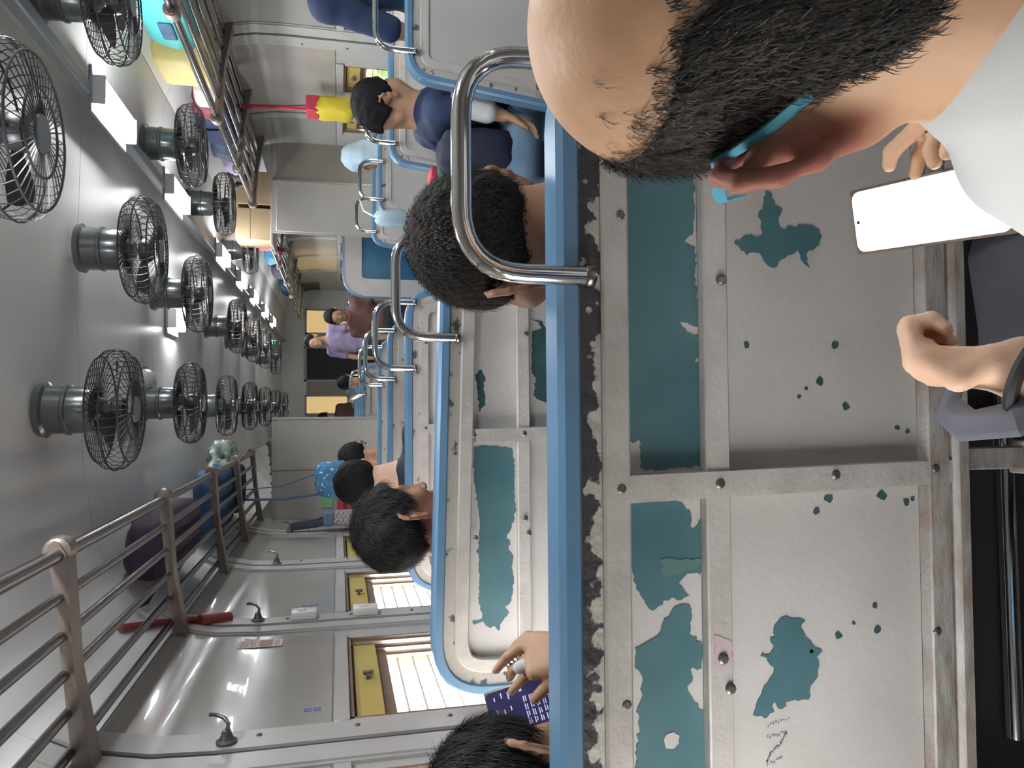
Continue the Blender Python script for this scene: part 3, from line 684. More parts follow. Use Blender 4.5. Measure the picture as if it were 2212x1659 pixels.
# luggage racks
def rack(side, y0, y1, brs, label, extra=None):
    mx = (lambda x: x) if side < 0 else (lambda x: 2*XC-x)
    t = thing('luggage_rack', label, 'luggage rack', (mx(-0.6),(y0+y1)/2,1.85))
    bm = new(); tube(bm, [(mx(-0.335),y0,1.880),(mx(-0.335),y1,1.880)], 0.017, 12); obj('front_tube', bm, 'steel', t, True)
    for k in range(5):
        x = -0.430-0.088*k; z = 1.872-0.0065*k
        bm = new(); tube(bm, [(mx(x),y0,z),(mx(x),y1,z)], 0.0122, 10); obj('rail', bm, 'steel', t, True)
    for y in brs:
        bm = new()
        A = [(-0.30,1.885),(-0.305,1.872),(-0.33,1.858),(-0.60,1.838),(-0.862,1.790),(-0.862,1.835),(-0.6,1.862),(-0.33,1.893),(-0.31,1.895)]
        a = [bm.verts.new((mx(x),y-0.033,z)) for x, z in A]; b = [bm.verts.new((mx(x),y+0.033,z)) for x, z in A]; n = len(A)
        bm.faces.new(a); bm.faces.new(b[::-1])
        for i in range(n): bm.faces.new((a[i],b[i],b[(i+1)%n],a[(i+1)%n]))
        bm.normal_update(); bmesh.ops.triangulate(bm, faces=[f for f in bm.faces if len(f.verts) > 4]); obj('bracket', bm, 'bracket', t, True)
        bm = new(); lathe(bm, [(0.012,-0.03),(0.030,-0.024),(0.034,0),(0.030,0.024),(0.012,0.03)], (mx(-0.325),y,1.880), 14, (0,1,0)); obj('bracket_knob', bm, 'bracket', t, True)
    return t
rack(-1, 0.3, 5.95, [0.85,1.93,2.98,4.05,4.95,5.85], 'steel luggage rack of long rails on the left wall')
rack(1, -1.2, 5.95, [0.85,1.98,3.06,4.15,5.0,5.85], 'steel luggage rack loaded with bags on the right wall')
rack(-1, 7.2, 13.3, [7.3,8.4,9.5,10.6,11.7,12.8], 'far left luggage rack beyond the vestibule')
rack(1, 7.2, 13.3, [7.3,8.4,9.5,10.6,11.7,12.8], 'far right luggage rack beyond the vestibule')
# fans
def make_fan(label):
    t = thing('ceiling_fan', label, 'fan', (0,0,0), 0, 'caged fans hanging from the ceiling')
    bm = new(); lathe(bm, [(0.055,0.225),(0.088,0.222),(0.092,0.205),(0.080,0.198),(0.078,0.150),(0.083,0.146),(0.083,0.136),(0.078,0.132),(0.076,0.085),(0.070,0.066),(0.045,0.055),(0.03,0.03)][::-1], seg=24); obj('motor_housing', bm, 'fan_motor', t)
    bm = new(); lathe(bm, [(0.010,-0.030),(0.040,-0.026),(0.046,-0.005),(0.040,0.012),(0.012,0.02)], seg=16); hub = obj('hub', bm, 'fan', t)
    for k in range(3):
        bm = new(); a0 = 2*PI*k/3
        pts = []
        for r, w, dz in ((0.035,0.25,0.004),(0.08,0.42,0.010),(0.13,0.42,0.012),(0.165,0.34,0.010)):
            pts.append([bm.verts.new((r*math.cos(a0+q*w), r*math.sin(a0+q*w), q*dz)) for q in (-1,-0.3,0.4,1)])
        for A, B in zip(pts, pts[1:]):
            for i in range(3): bm.faces.new((A[i],A[i+1],B[i+1],B[i]))
        bmesh.ops.solidify(bm, geom=bm.faces[:], thickness=0.0025); obj('blade', bm, 'fan_blade', t)
    bm = new(); n = 44
    for k in range(n):
        a = 2*PI*k/n; c, s = math.cos(a), math.sin(a)
        tube(bm, [(r*c,r*s,z) for r, z in ((0.045,0.054),(0.13,0.053),(0.176,0.046),(0.195,0.026),(0.199,0.0),(0.195,-0.026),(0.176,-0.046),(0.12,-0.054),(0.04,-0.057))], 0.0017, 3, cap=False)
    o = obj('cage', bm, 'fan', t); o['kind'] = 'stuff'
    for r, z in ((0.201,0.0),(0.176,0.047),(0.176,-0.047),(0.10,-0.056)):
        bm = new(); tube(bm, [(r*math.cos(2*PI*k/32), r*math.sin(2*PI*k/32), z) for k in range(32)], 0.003, 6, closed=True); obj('cage_ring', bm, 'fan', t)
    bm = new(); lathe(bm, [(0.042,-0.062),(0.046,-0.058),(0.042,-0.052)], seg=16); obj('badge_disc', bm, 'fan_motor', t)
    return t
FANS = [(0.0,2.69,'caged ceiling fan on the left row, nearest, with a shiny cage'),(0.03,3.96,'second caged ceiling fan of the left row beside the dim lens'),(0.02,5.2,'third caged ceiling fan of the left row'),(0.02,6.5,'fourth caged ceiling fan of the left row'),(0.02,7.8,'fifth caged ceiling fan of the left row'),(0.02,9.1,'sixth caged ceiling fan of the left row'),(0.02,10.4,'seventh caged ceiling fan of the left row, farthest'),
        (0.63,1.87,'large caged ceiling fan of the middle row cut by the picture edge'),(0.6,3.03,'second caged ceiling fan of the middle row with a thick motor'),(0.6,4.13,'third caged ceiling fan of the middle row above a lit lamp'),(0.6,5.7,'fourth caged ceiling fan of the middle row'),(0.6,6.7,'fifth caged ceiling fan of the middle row'),(0.6,7.8,'sixth caged ceiling fan of the middle row beside the green indicator'),(0.6,9.1,'seventh caged ceiling fan of the middle row, farthest'),
        (1.33,2.60,'caged ceiling fan of the right row above the turquoise bag'),(1.32,3.95,'second caged ceiling fan of the right row beside the dark suitcase'),(1.32,5.05,'third caged ceiling fan of the right row beside the cardboard boxes'),(1.32,6.5,'fourth caged ceiling fan of the right row')]
fan0 = make_fan(FANS[0][2]); fan0.location = (*FANS[0][:2],1.965)
for i, (x, y, l) in enumerate(FANS[1:]): dup(fan0, (x,y,1.965), 0.4*(i+1), l)
P_b1_upper=[(-0.112,0.927),(-0.108,0.875),(-0.114,0.859),(-0.125,0.848),(-0.135,0.846),(-0.142,0.849),(-0.145,0.843),(-0.136,0.835),(-0.135,0.831),(-0.152,0.832),(-0.175,0.829),(-0.185,0.832),(-0.2,0.836),(-0.196,0.847),(-0.2,0.857),(-0.21,0.863),(-0.223,0.85),(-0.227,0.861),(-0.223,0.869),(-0.226,0.882),(-0.23,0.885),(-0.237,0.898),(-0.229,0.905),(-0.211,0.916),(-0.187,0.922),(-0.158,0.927)]
P_b1_green=[(-0.179,0.886),(-0.178,0.87),(-0.181,0.846),(-0.18,0.833),(-0.187,0.836),(-0.192,0.849),(-0.195,0.863),(-0.199,0.876),(-0.194,0.884)]
P_b1_lower=[(-0.234,0.869),(-0.232,0.861),(-0.233,0.85),(-0.25,0.848),(-0.267,0.85),(-0.278,0.837),(-0.29,0.833),(-0.307,0.836),(-0.308,0.851),(-0.318,0.846),(-0.328,0.855),(-0.34,0.849),(-0.346,0.846),(-0.356,0.836),(-0.354,0.826),(-0.379,0.826),(-0.43,0.827),(-0.449,0.838),(-0.441,0.852),(-0.462,0.864),(-0.455,0.88),(-0.470,0.897),(-0.452,0.909),(-0.435,0.921),(-0.388,0.918),(-0.374,0.915),(-0.345,0.917),(-0.334,0.911),(-0.308,0.912),(-0.3,0.919),(-0.278,0.918),(-0.27,0.903),(-0.266,0.89),(-0.252,0.885),(-0.245,0.875)]
P_b1_spot=[(-0.378,0.881),(-0.376,0.873),(-0.382,0.866),(-0.391,0.866),(-0.396,0.874),(-0.394,0.882),(-0.386,0.885)]
P_b1_big=[(-0.256,0.728),(-0.258,0.714),(-0.263,0.698),(-0.27,0.704),(-0.281,0.697),(-0.287,0.69),(-0.297,0.683),(-0.301,0.674),(-0.307,0.683),(-0.318,0.679),(-0.33,0.682),(-0.342,0.691),(-0.357,0.696),(-0.357,0.71),(-0.356,0.722),(-0.356,0.732),(-0.362,0.725),(-0.365,0.734),(-0.355,0.742),(-0.36,0.745),(-0.368,0.742),(-0.373,0.751),(-0.367,0.77),(-0.353,0.764),(-0.339,0.756),(-0.325,0.744),(-0.315,0.742),(-0.303,0.752),(-0.3,0.759),(-0.296,0.756),(-0.3,0.748),(-0.29,0.741),(-0.28,0.746),(-0.279,0.739),(-0.268,0.74)]
P_b1_strip=[(0.404,0.921),(0.229,0.926),(0.091,0.925),(0.032,0.928),(-0.041,0.928),(-0.043,0.917),(-0.039,0.911),(-0.053,0.908),(-0.07,0.91),(-0.075,0.901),(-0.071,0.831),(0.008,0.83),(0.053,0.83),(0.051,0.84),(0.058,0.833),(0.083,0.834),(0.087,0.849),(0.102,0.858),(0.094,0.839),(0.093,0.835),(0.158,0.836),(0.188,0.836),(0.195,0.85),(0.203,0.839),(0.234,0.837),(0.413,0.834)]
P_b1_bird=[(0.262,0.741),(0.259,0.732),(0.246,0.729),(0.241,0.719),(0.233,0.721),(0.225,0.724),(0.215,0.718),(0.22,0.704),(0.223,0.683),(0.219,0.668),(0.207,0.664),(0.199,0.668),(0.192,0.675),(0.19,0.684),(0.185,0.687),(0.169,0.681),(0.173,0.688),(0.184,0.695),(0.19,0.698),(0.184,0.71),(0.175,0.725),(0.166,0.731),(0.172,0.742),(0.185,0.751),(0.186,0.759),(0.182,0.768),(0.191,0.779),(0.196,0.785),(0.206,0.77),(0.205,0.756),(0.207,0.746),(0.221,0.749),(0.234,0.751),(0.24,0.745)]
P_b2_strip=[(-0.096,0.937),(-0.091,0.916),(-0.099,0.845),(-0.129,0.838),(-0.227,0.839),(-0.248,0.835),(-0.296,0.85),(-0.313,0.861),(-0.32,0.85),(-0.341,0.854),(-0.355,0.843),(-0.372,0.847),(-0.407,0.842),(-0.459,0.847),(-0.479,0.864),(-0.49,0.855),(-0.515,0.876),(-0.531,0.88),(-0.518,0.891),(-0.524,0.901),(-0.516,0.912),(-0.506,0.919),(-0.511,0.94),(-0.504,0.943),(-0.499,0.919),(-0.454,0.929),(-0.402,0.925),(-0.347,0.928),(-0.344,0.933),(-0.334,0.928),(-0.265,0.924),(-0.196,0.934),(-0.144,0.939)]
P_b2_edge=[(-0.179,0.703),(-0.189,0.718),(-0.21,0.729),(-0.229,0.727),(-0.223,0.744),(-0.251,0.748),(-0.28,0.737),(-0.298,0.722),(-0.306,0.704),(-0.3,0.678),(-0.24,0.669)]
P_b2_right=[(0.212,0.793),(0.205,0.776),(0.189,0.769),(0.182,0.793),(0.082,0.794),(0.069,0.784),(0.026,0.791),(0.016,0.778),(0.01,0.761),(0.013,0.743),(0.066,0.739),(0.069,0.722),(0.016,0.709),(0.049,0.687),(0.167,0.69),(0.183,0.71),(0.173,0.735),(0.186,0.756),(0.209,0.769)]
P_b2_small=[(0.075,0.935),(0.089,0.919),(0.072,0.909),(0.049,0.912),(0.004,0.909),(-0.012,0.923),(0.017,0.926),(0.056,0.929)]
# ------------------------------------------------------------------ benches
def chip_material():
    m = M['chip']; nt = m.node_tree
    r = [n for n in nt.nodes if n.type == 'VALTORGB'][0]; n = [n for n in nt.nodes if n.type == 'TEX_NOISE'][0]
    for l in list(r.inputs[0].links): nt.links.remove(l)
    tc = [q for q in nt.nodes if q.type == 'TEX_COORD'][0]
    sx = nt.nodes.new('ShaderNodeSeparateXYZ'); nt.links.new(tc.outputs['Object'], sx.inputs[0])
    # paint survives towards the batten and towards the window end of the rail
    a = nt.nodes.new('ShaderNodeMath'); a.operation = 'MULTIPLY_ADD'; a.inputs[1].default_value = -7.0; a.inputs[2].default_value = 0.972*7.0
    nt.links.new(sx.outputs['Z'], a.inputs[0])
    b = nt.nodes.new('ShaderNodeMath'); b.operation = 'MULTIPLY_ADD'; b.inputs[1].default_value = -0.10; b.inputs[2].default_value = 0.045
    nt.links.new(sx.outputs['X'], b.inputs[0])
    c = nt.nodes.new('ShaderNodeMath'); c.operation = 'ADD'; nt.links.new(a.outputs[0], c.inputs[0]); nt.links.new(b.outputs[0], c.inputs[1])
    d = nt.nodes.new('ShaderNodeMath'); d.operation = 'ADD'; nt.links.new(c.outputs[0], d.inputs[0]); nt.links.new(n.outputs[0], d.inputs[1])
    nt.links.new(d.outputs[0], r.inputs[0])
chip_material()
M['lip'] = mat('scuffed_cream_lip', (0.48,0.455,0.42), 0.45, col2=(0.10,0.10,0.10), scale=26, bump=0.2, bscale=60, contrast=(0.60,0.66))
def sweep_xz(bm, path, sec):
    P = [Vector((p[0], p[-1])) for p in path]; n = len(P); rings = []
    for i in range(n):
        t = (P[min(n-1,i+1)]-P[max(0,i-1)]).normalized(); nn = Vector((-t.y, t.x))
        rings.append([bm.verts.new((P[i].x+nn.x*o, y, P[i].y+nn.y*o)) for o, y in sec])
    m = len(sec)
    for A, B in zip(rings, rings[1:]):
        for k in range(m): bm.faces.new((A[k], A[(k+1) % m], B[(k+1) % m], B[k]))
    bm.faces.new(rings[0][::-1]); bm.faces.new(rings[-1])
def make_bench(label, Wd, aisle=1, vb=None, rise=0.0, lip='lip', group='blue railed bench seats', hx=None, plain=False):
    """local x: window side .. aisle side (aisle=1) along +x; y=0 back face; aisle=-1 mirrors it"""
    t = thing('bench_seat', label, 'bench', (0,0,0), 0, group)
    mx = (lambda x: x) if aisle > 0 else (lambda x: Wd-x)
    fl = Wd*0.08
    raw = [(0,0,0.44),(0,0,1.0+rise),(Wd,0,1.0),(Wd+fl,0,0.44)]
    path = [(mx(p.x), p.z) for p in rounded_path(raw, {1:0.13, 2:0.09}, 8)]
    if aisle < 0: path = path[::-1]
    bm = new(); sweep_xz(bm, path, [(-0.013,-0.006),(-0.009,-0.012),(0.007,-0.012),(0.0135,-0.004),(0.0135,0.040),(0.008,0.047),(-0.009,0.047),(-0.013,0.040)]); obj('top_rail', bm, 'blue', t)
    bm = new(); sweep_xz(bm, path, [(-0.039,-0.001),(-0.0125,-0.006),(-0.0125,0.015),(-0.039,0.015)]); obj('rail_lip', bm, lip, t)
    bm = new(); sweep_xz(bm, path, [(-0.072,-0.004),(-0.069,-0.007),(-0.042,-0.007),(-0.039,-0.004),(-0.039,0.014),(-0.072,0.014)]); obj('frame_batten', bm, 'batten', t)
    xm = vb if vb is not None else Wd*0.54
    X0, X1 = 0.03, Wd+0.01
    def bar(name, x0, x1, z0, z1, y0, y1, m_, bev=0.002):
        a, b = sorted((mx(x0), mx(x1))); bm = new(); box2(bm, (a,y0,z0), (b,y1,z1), bev); return obj(name, bm, m_, t)
    if not plain: bar('mid_batten', X0, X1, 0.803, 0.834, -0.004, 0.013, 'batten')
    bar('bottom_batten', X0+0.005, X1+0.03, 0.499, 0.531, -0.007, 0.013, 'batten_low'); bar('bottom_lip', X0-0.03, X1+0.04, 0.470, 0.496, -0.012, 0.014, 'batten_low', 0.006)
    bm = new()
    for zz0, zz1 in ((0.49,0.936),) if not plain else ((0.49,0.50),):
        vs = [(xm-0.017,zz0),(xm+0.012,zz0),(xm+0.004,zz1),(xm-0.027,zz1)]
        if aisle < 0: vs = [(Wd-x, z) for x, z in vs]
        plate_xz(bm, vs, -0.0065, 0.013)
    obj('upright_batten', bm, 'batten', t)
    if plain: bar('back_panel', X0, X1, 0.50, 0.966, -0.001, 0.013, 'panel_r', 0.002)
    for x0, x1 in ((X0,xm),(xm,X1)) if not plain else ():
        for z0, z1 in ((0.834,0.966),(0.531,0.803)): bar('back_panel', x0, x1, z0, z1, 0.012, 0.020, 'paint', 0)
    if not plain:
        for x, z in ((xm-0.01,0.94),(xm-0.008,0.818),(xm-0.002,0.664),(xm+0.002,0.521),(xm-0.21,0.817),(xm+0.23,0.812),(xm-0.25,0.937),(xm-0.20,0.524),(xm-0.245,0.808),(xm+0.3,0.938)):
            bm = new(); lathe(bm, [(0.0065,0),(0.0065,0.0025),(0.004,0.0045),(0.001,0.0045)], (mx(x),-0.004,z), 8, (0,-1,0)); obj('bolt', bm, 'bolt', t)
    # the far side: padded seat back and seat, legs and rails
    bm = new(); a, b = sorted((mx(0.035), mx(Wd-0.03))); box(bm, ((a+b)/2,0.048,0.745), (b-a,0.05,0.43), 0.018, seg=3); obj('back_cushion', bm, 'blue_seat', t)
    bm = new(); a, b = sorted((mx(0.0), mx(Wd+0.02))); box(bm, ((a+b)/2,0.31,0.385), (b-a,0.43,0.07), 0.022, seg=3); obj('seat_cushion', bm, 'blue_seat', t)
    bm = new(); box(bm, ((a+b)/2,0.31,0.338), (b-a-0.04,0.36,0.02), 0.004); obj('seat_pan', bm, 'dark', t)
    for x in (0.08, Wd-0.06):
        for y in (0.12, 0.44):
            bm = new(); tube(bm, [(mx(x),y,0.0),(mx(x),y,0.335)], 0.016, 8); lathe(bm, [(0.03,0),(0.03,0.006),(0.017,0.010)], (mx(x),y,0), 10); obj('leg', bm, 'bolt', t)
    bm = new(); box(bm, ((a+b)/2,0.074,0.29), (b-a-0.02,0.004,0.36)); obj('underseat_shade', bm, 'dark', t)  # dark sheet standing in for the shade below the seat
    bm = new(); tube(bm, [(mx(0.20),0.058,0.342),(mx(Wd-0.08),0.058,0.352)], 0.012, 10); obj('seat_rail', bm, 'chrome', t)
    bm = new(); box(bm, (mx(xm+0.01),0.030,0.40), (0.03,0.012,0.15), 0.002); box(bm, (mx(xm+0.01),0.09,0.345), (0.045,0.14,0.012), 0.002); obj('strut', bm, 'batten_low', t)
    # chrome grab loop over the aisle end
    h1 = Wd-0.03 if hx is None else hx; h0 = h1-0.238
    hp = rounded_path([(mx(h1),-0.016,0.978),(mx(h1),-0.016,1.122),(mx(h0),-0.016,1.122),(mx(h0),-0.016,0.978)], {1:0.075, 2:0.085}, 8)
    bm = new(); tube(bm, hp, 0.0112, 14); lp = obj('grab_loop', bm, 'chrome', t)
    for x in (h0, h1):
        bm = new(); lathe(bm, [(0.0125,0.974),(0.0135,0.976),(0.0135,0.983),(0.012,0.985)], (mx(x),-0.016,0), 12); obj('loop_socket', bm, 'steel', lp)
    return t
rnd = random.Random(7)
def patch(parent, name, pts, m_, y=0.0112, th=0.0010, jitter=True, amp=0.0016):
    x0 = parent.location.x; bm = new()
    q = jag(pts, rnd, 0.0042, amp*1.3) if jitter else pts
    plate_xz(bm, [(x-x0, z) for x, z in q], y, y+th)
    o = obj(name, bm, m_, parent); o.data.polygons.foreach_set('use_smooth', [False]*len(o.data.polygons)); return o
LW, LX = 1.07, -0.66
bL = make_bench('bench behind the one in front: third bench back on the left side', LW, 1, vb=0.595)
bL.location = (LX,2.70,0)
b1 = make_bench('nearest bench, its grey back panels flaking to teal under a chipped blue rail', LW, 1, vb=0.577, lip='chip', hx=1.042); b1.location = (LX,0.792,0)
b2 = make_bench('second bench ahead, cream back with a long teal strip and rounded blue rail', LW, 1, vb=0.604, rise=0.03, hx=1.06); b2.location = (LX,1.722,0)
tag(patch(b1,'exposed_paint',P_b1_strip,'teal_dark_strip' if 'teal_dark_strip' in M else 'teal'),'long teal strip of bare under-paint')
patch(b1,'exposed_paint',P_b1_upper,'teal'); patch(b1,'exposed_paint',P_b1_lower,'teal'); patch(b1,'exposed_paint',P_b1_big,'teal'); patch(b1,'exposed_paint',P_b1_bird,'teal')
patch(b1,'paint_remnant',P_b1_green,'green',0.0106); patch(b1,'paint_remnant',P_b1_spot,'paint',0.0106)
for i, (x, z, r) in enumerate(((0.074,0.648,0.006),(0.029,0.671,0.007),(-0.003,0.635,0.006),(-0.116,0.662,0.007),(-0.131,0.679,0.006),(-0.124,0.549,0.006),(-0.114,0.585,0.008),(-0.281,0.596,0.006),(-0.251,0.599,0.005),(-0.284,0.652,0.006),(0.01,0.70,0.003),(0.02,0.69,0.003),(0.072,0.77,0.005),(-0.03,0.56,0.004),(-0.035,0.545,0.004),(-0.12,0.54,0.004),(-0.27,0.63,0.003),(-0.30,0.69,0.003))):
    patch(b1, 'paint_chip', [(x+r*math.cos(a)*(0.6+0.5*((i*7+k*3) % 5)/5), z+r*math.sin(a)*(0.6+0.5*((i*5+k*2) % 7)/7)) for k, a in enumerate(np.linspace(0, 2*PI, 8)[:-1])], 'teal_dark', 0.0112, jitter=False)
patch(b1, 'pink_smudge', [(-0.265,0.826),(-0.275,0.806),(-0.296,0.805),(-0.305,0.822),(-0.285,0.828)], 'pink', -0.0046, 0.0008)
bm = new()
for a in (((-0.383,0.750),(-0.377,0.722)),((-0.396,0.751),(-0.393,0.726)),((-0.393,0.726),(-0.406,0.734)),((-0.406,0.734),(-0.416,0.748)),((-0.416,0.748),(-0.426,0.753)),((-0.428,0.752),(-0.423,0.733))):
    (xa,za),(xb,zb) = a
    for k in range(9):
        t_ = k/8; x = xa+(xb-xa)*t_+rnd.uniform(-0.0015,0.0015); z = za+(zb-za)*t_
        box(bm, (x-LX,0.0116,z), (rnd.uniform(0.001,0.0035),0.0006,rnd.uniform(0.0008,0.002)))
o = obj('scribble', bm, 'ink_grey', b1); o['kind'] = 'stuff'
patch(b2,'exposed_paint',P_b2_strip,'teal'); patch(b2,'exposed_paint',P_b2_edge,'teal'); patch(b2,'exposed_paint',P_b2_right,'teal_dark'); patch(b2,'exposed_paint',P_b2_small,'teal_dark')
FARL = [(3.70,'fourth bench on the left side, its blue rail just showing'),(4.70,'fifth bench on the left side, before the partition'),(-0.26,'bench under the photographer and the man in white'),(7.7,'first bench past the vestibule on the left'),(8.7,'second bench past the vestibule on the left'),(9.7,'third bench past the vestibule on the left'),(10.7,'fourth bench past the vestibule on the left'),(11.7,'fifth bench past the vestibule on the left, farthest')]
bL['label'] = 'third bench on the left side, rounded corner by the second window'
for y, l in FARL: dup(bL, (LX,y,0), None, l)
RW, RX = 0.86, 1.20
bR = make_bench('large pale bench back across the aisle with slanting blue edge', RW, -1, group='blue railed bench seats', hx=RW-0.08, plain=True); bR.location = (RX,2.65,0)
for y, l in ((3.60,'bench across the aisle beyond the passenger in navy, grey-brown back with a dark spot'),(4.60,'fifth bench across the aisle with a pale blue bag at its corner'),(5.45,'last bench across the aisle before the brown partition'),(1.70,'bench across the aisle just outside the picture'),(8.5,'first bench on the right past the vestibule'),(9.5,'second bench on the right past the vestibule'),(10.5,'third bench on the right past the vestibule'),(11.5,'fourth bench on the right past the vestibule')):
    dup(bR, (RX,y,0), None, l)
# bench facing the camera past the vestibule: blue padding in a cream rounded frame
t = thing('facing_bench', 'blue padded bench back facing the camera in a cream rounded frame, past the aisle', 'bench', (1.07,7.25,0))
pa = [(p.x, p.z) for p in rounded_path([(0.0,0,0.42),(0.0,0,1.20),(0.62,0,1.20)], {1:0.24}, 8)]
bm = new(); sweep_xz(bm, pa, [(-0.17,-0.03),(0.0,-0.03),(0.0,0.03),(-0.17,0.03)]); obj('frame', bm, 'paint', t)
bm = new(); sweep_xz(bm, pa, [(0.0,-0.034),(0.016,-0.030),(0.016,0.030),(0.0,0.034)]); obj('edge_trim', bm, 'blue', t)
bm = new(); box(bm, (0.38,0.0,0.76), (0.46,0.04,0.60), 0.02, seg=3); obj('back_cushion', bm, 'blue_seat', t)
bm = new(); box(bm, (0.33,-0.24,0.40), (0.60,0.42,0.08), 0.02, seg=3); obj('seat_cushion', bm, 'blue_seat', t)
for x in (0.06,0.58):
    bm = new(); box(bm, (x,-0.2,0.18), (0.04,0.36,0.36), 0.004); obj('leg', bm, 'bolt', t)
# ------------------------------------------------------------------ people
CAMP = np.array((0,0,1.25))
def sc(p, f): return tuple(CAMP+(np.array(p)-CAMP)*f)
# the man in white with the bald crown, bowed over his phone
HA = np.array((0.222,0.388,1.026)); RA = RM(4,30,-6)
def hand_A_right(b):
    hand_prims(b, (0.300,0.490,0.665), (-0.25,0.75,0.35), (-0.85,-0.25,-0.2), (-0.2,0.25,0.9), s=0.95,
               chains={0:[(0.262,0.585,0.716),(0.246,0.612,0.724),(0.234,0.618,0.722)], 1:[(0.256,0.570,0.706),(0.236,0.575,0.712),(0.223,0.572,0.712)]}, thumb=[(0.27,0.515,0.705),(0.245,0.54,0.716),(0.226,0.552,0.716)])
def hand_A_left(b):
    hand_prims(b, (0.155,0.455,0.575), (0.9,0.35,0.0), (0.1,-0.1,-0.9), (-0.3,0.9,0.0), (10,16,12), s=0.95)

manA = person('man in a white shirt with a bald crown and greying hair bowed over his phone', HA, 4, 30, -6, seat=(0.26,0.04,0.53), yaw=-12, skin='skin_a', hair=None, shirt='shirt_white', trousers='darkcloth', res=0.004,
    NB=(0.222,0.300,0.900), SL=(0.165,0.338,0.822), SR=(0.43,0.25,0.84), EL=(0.06,0.36,0.60), ER=(0.46,0.36,0.62), WL=(0.155,0.455,0.575), WR=(0.300,0.490,0.665), hl=hand_A_left, hrn=hand_A_right, sleeve=1.85, neck=0.072, yoke=0.098,
    legs=[((0.25,0.43,0.53),(0.25,0.39,0.09)),((0.40,0.44,0.53),(0.36,0.40,0.09))])
TA = lambda x, y, z: HA+RA@np.array((x,y,z), float)
hs = SD(); hs.ell(TA(0,-0.014,0.030), (0.0785,0.0975,0.0875), RA, 0.02); hs.ell(TA(0,0.022,-0.01), (0.0655,0.0695,0.0875), RA, 0.02); hs.cap(TA(0,-0.022,-0.06), (0.222,0.300,0.900), 0.0735, 0.0795, 0.03)
def cutA(X, Y, Z):
    R = RA.T; px, py, pz = X-HA[0], Y-HA[1], Z-HA[2]
    lx = R[0,0]*px+R[0,1]*py+R[0,2]*pz; ly = R[1,0]*px+R[1,1]*py+R[1,2]*pz; lz = R[2,0]*px+R[2,1]*py+R[2,2]*pz
    zl = np.interp(ly, [-0.2,-0.09,-0.07,-0.05,-0.03,0.0,0.03,0.045,0.06,0.075], [-0.098,-0.096,-0.086,-0.064,-0.030,0.016,0.018,0.030,0.060,0.066])
    dx, dy, dz = lx/0.077, (ly+0.014)/0.096, (lz-0.03)/0.086
    n = np.sqrt(dx*dx+dy*dy+dz*dz)+1e-6
    bald = (dx*0.25+dy*-0.50+dz*0.83)/n-0.17+0.05*np.sin(55*lx+3)*np.sin(70*lz+1)+0.03*np.sin(160*lx)
    return np.maximum((zl-lz)*0.8, bald*0.07).astype(np.float32)
hairA = solid('hair', hs, 0.004, 'stubble', manA, cut=cutA, noise=0.0006, nf=150)
def strands(parent, V, N, n, seed, R, H, ln=(0.006,0.013), wd=0.00035, m_='hair_a', lift=0.30, fl_=(0.0,-0.15,-1.0)):
    rr = np.random.default_rng(seed); idx = rr.integers(0, len(V), n); P = V[idx]+rr.normal(0, 0.0016, (n,3)); Nn = N[idx]
    flow = R@np.array(fl_); T = flow[None]+rr.normal(0,0.28,(n,3)); T -= Nn*(T*Nn).sum(1)[:,None]; T /= np.linalg.norm(T,axis=1)[:,None]
    L = rr.uniform(*ln, n)[:,None]; S_ = np.cross(T, Nn)*wd
    A = P-S_; B = P+S_; C = P+T*L*0.6+Nn*L*lift; D_ = P+T*L+Nn*L*lift*0.7
    vs = np.concatenate([A,B,C+S_*0.8,C-S_*0.8,D_]); i = np.arange(n)
    fq = np.stack([i,i+n,i+2*n,i+3*n],1).tolist(); ft = np.stack([i+3*n,i+2*n,i+4*n],1).tolist()
    me = bpy.data.meshes.new('hair_strands'); me.from_pydata((vs-np.array(wloc(parent))).tolist(), [], fq+ft); me.materials.append(M[m_])
    o = link('hair_strands', me, parent); o['kind'] = 'stuff'; return o
me = hairA.data; nv = len(me.vertices); V = np.zeros(nv*3); N = np.zeros(nv*3); me.vertices.foreach_get('co', V); me.vertex_normals.foreach_get('vector', N)
V = V.reshape(-1,3)+np.array(wloc(hairA)); N = N.reshape(-1,3)
ok = ((V-HA)*N).sum(1) > 0.02
strands(hairA, V[ok], N[ok], 16000, 4, RA, HA)
bme = manA.data; nv = len(bme.vertices); V = np.zeros(nv*3); N = np.zeros(nv*3); bme.vertices.foreach_get('co', V); bme.vertex_normals.foreach_get('vector', N)
V = V.reshape(-1,3)+np.array(wloc(manA)); N = N.reshape(-1,3); Lc = (V-HA)@RA
dn = Lc*np.array((1/0.077,1/0.096,1/0.086))+np.array((0,0.014/0.096,-0.03/0.086)); dn /= np.linalg.norm(dn,axis=1)[:,None]+1e-6
ca = dn@np.array((0.25,-0.50,0.83))
rr = np.random.default_rng(5); pk = (np.linalg.norm(V-HA,axis=1) < 0.14) & (ca > 0.10) & (rr.random(nv) < np.clip(1-(ca-0.10)/0.32, 0.03, 1)**2)
strands(manA, V[pk], N[pk], 2600, 6, RA, HA, (0.007,0.016), 0.0003)
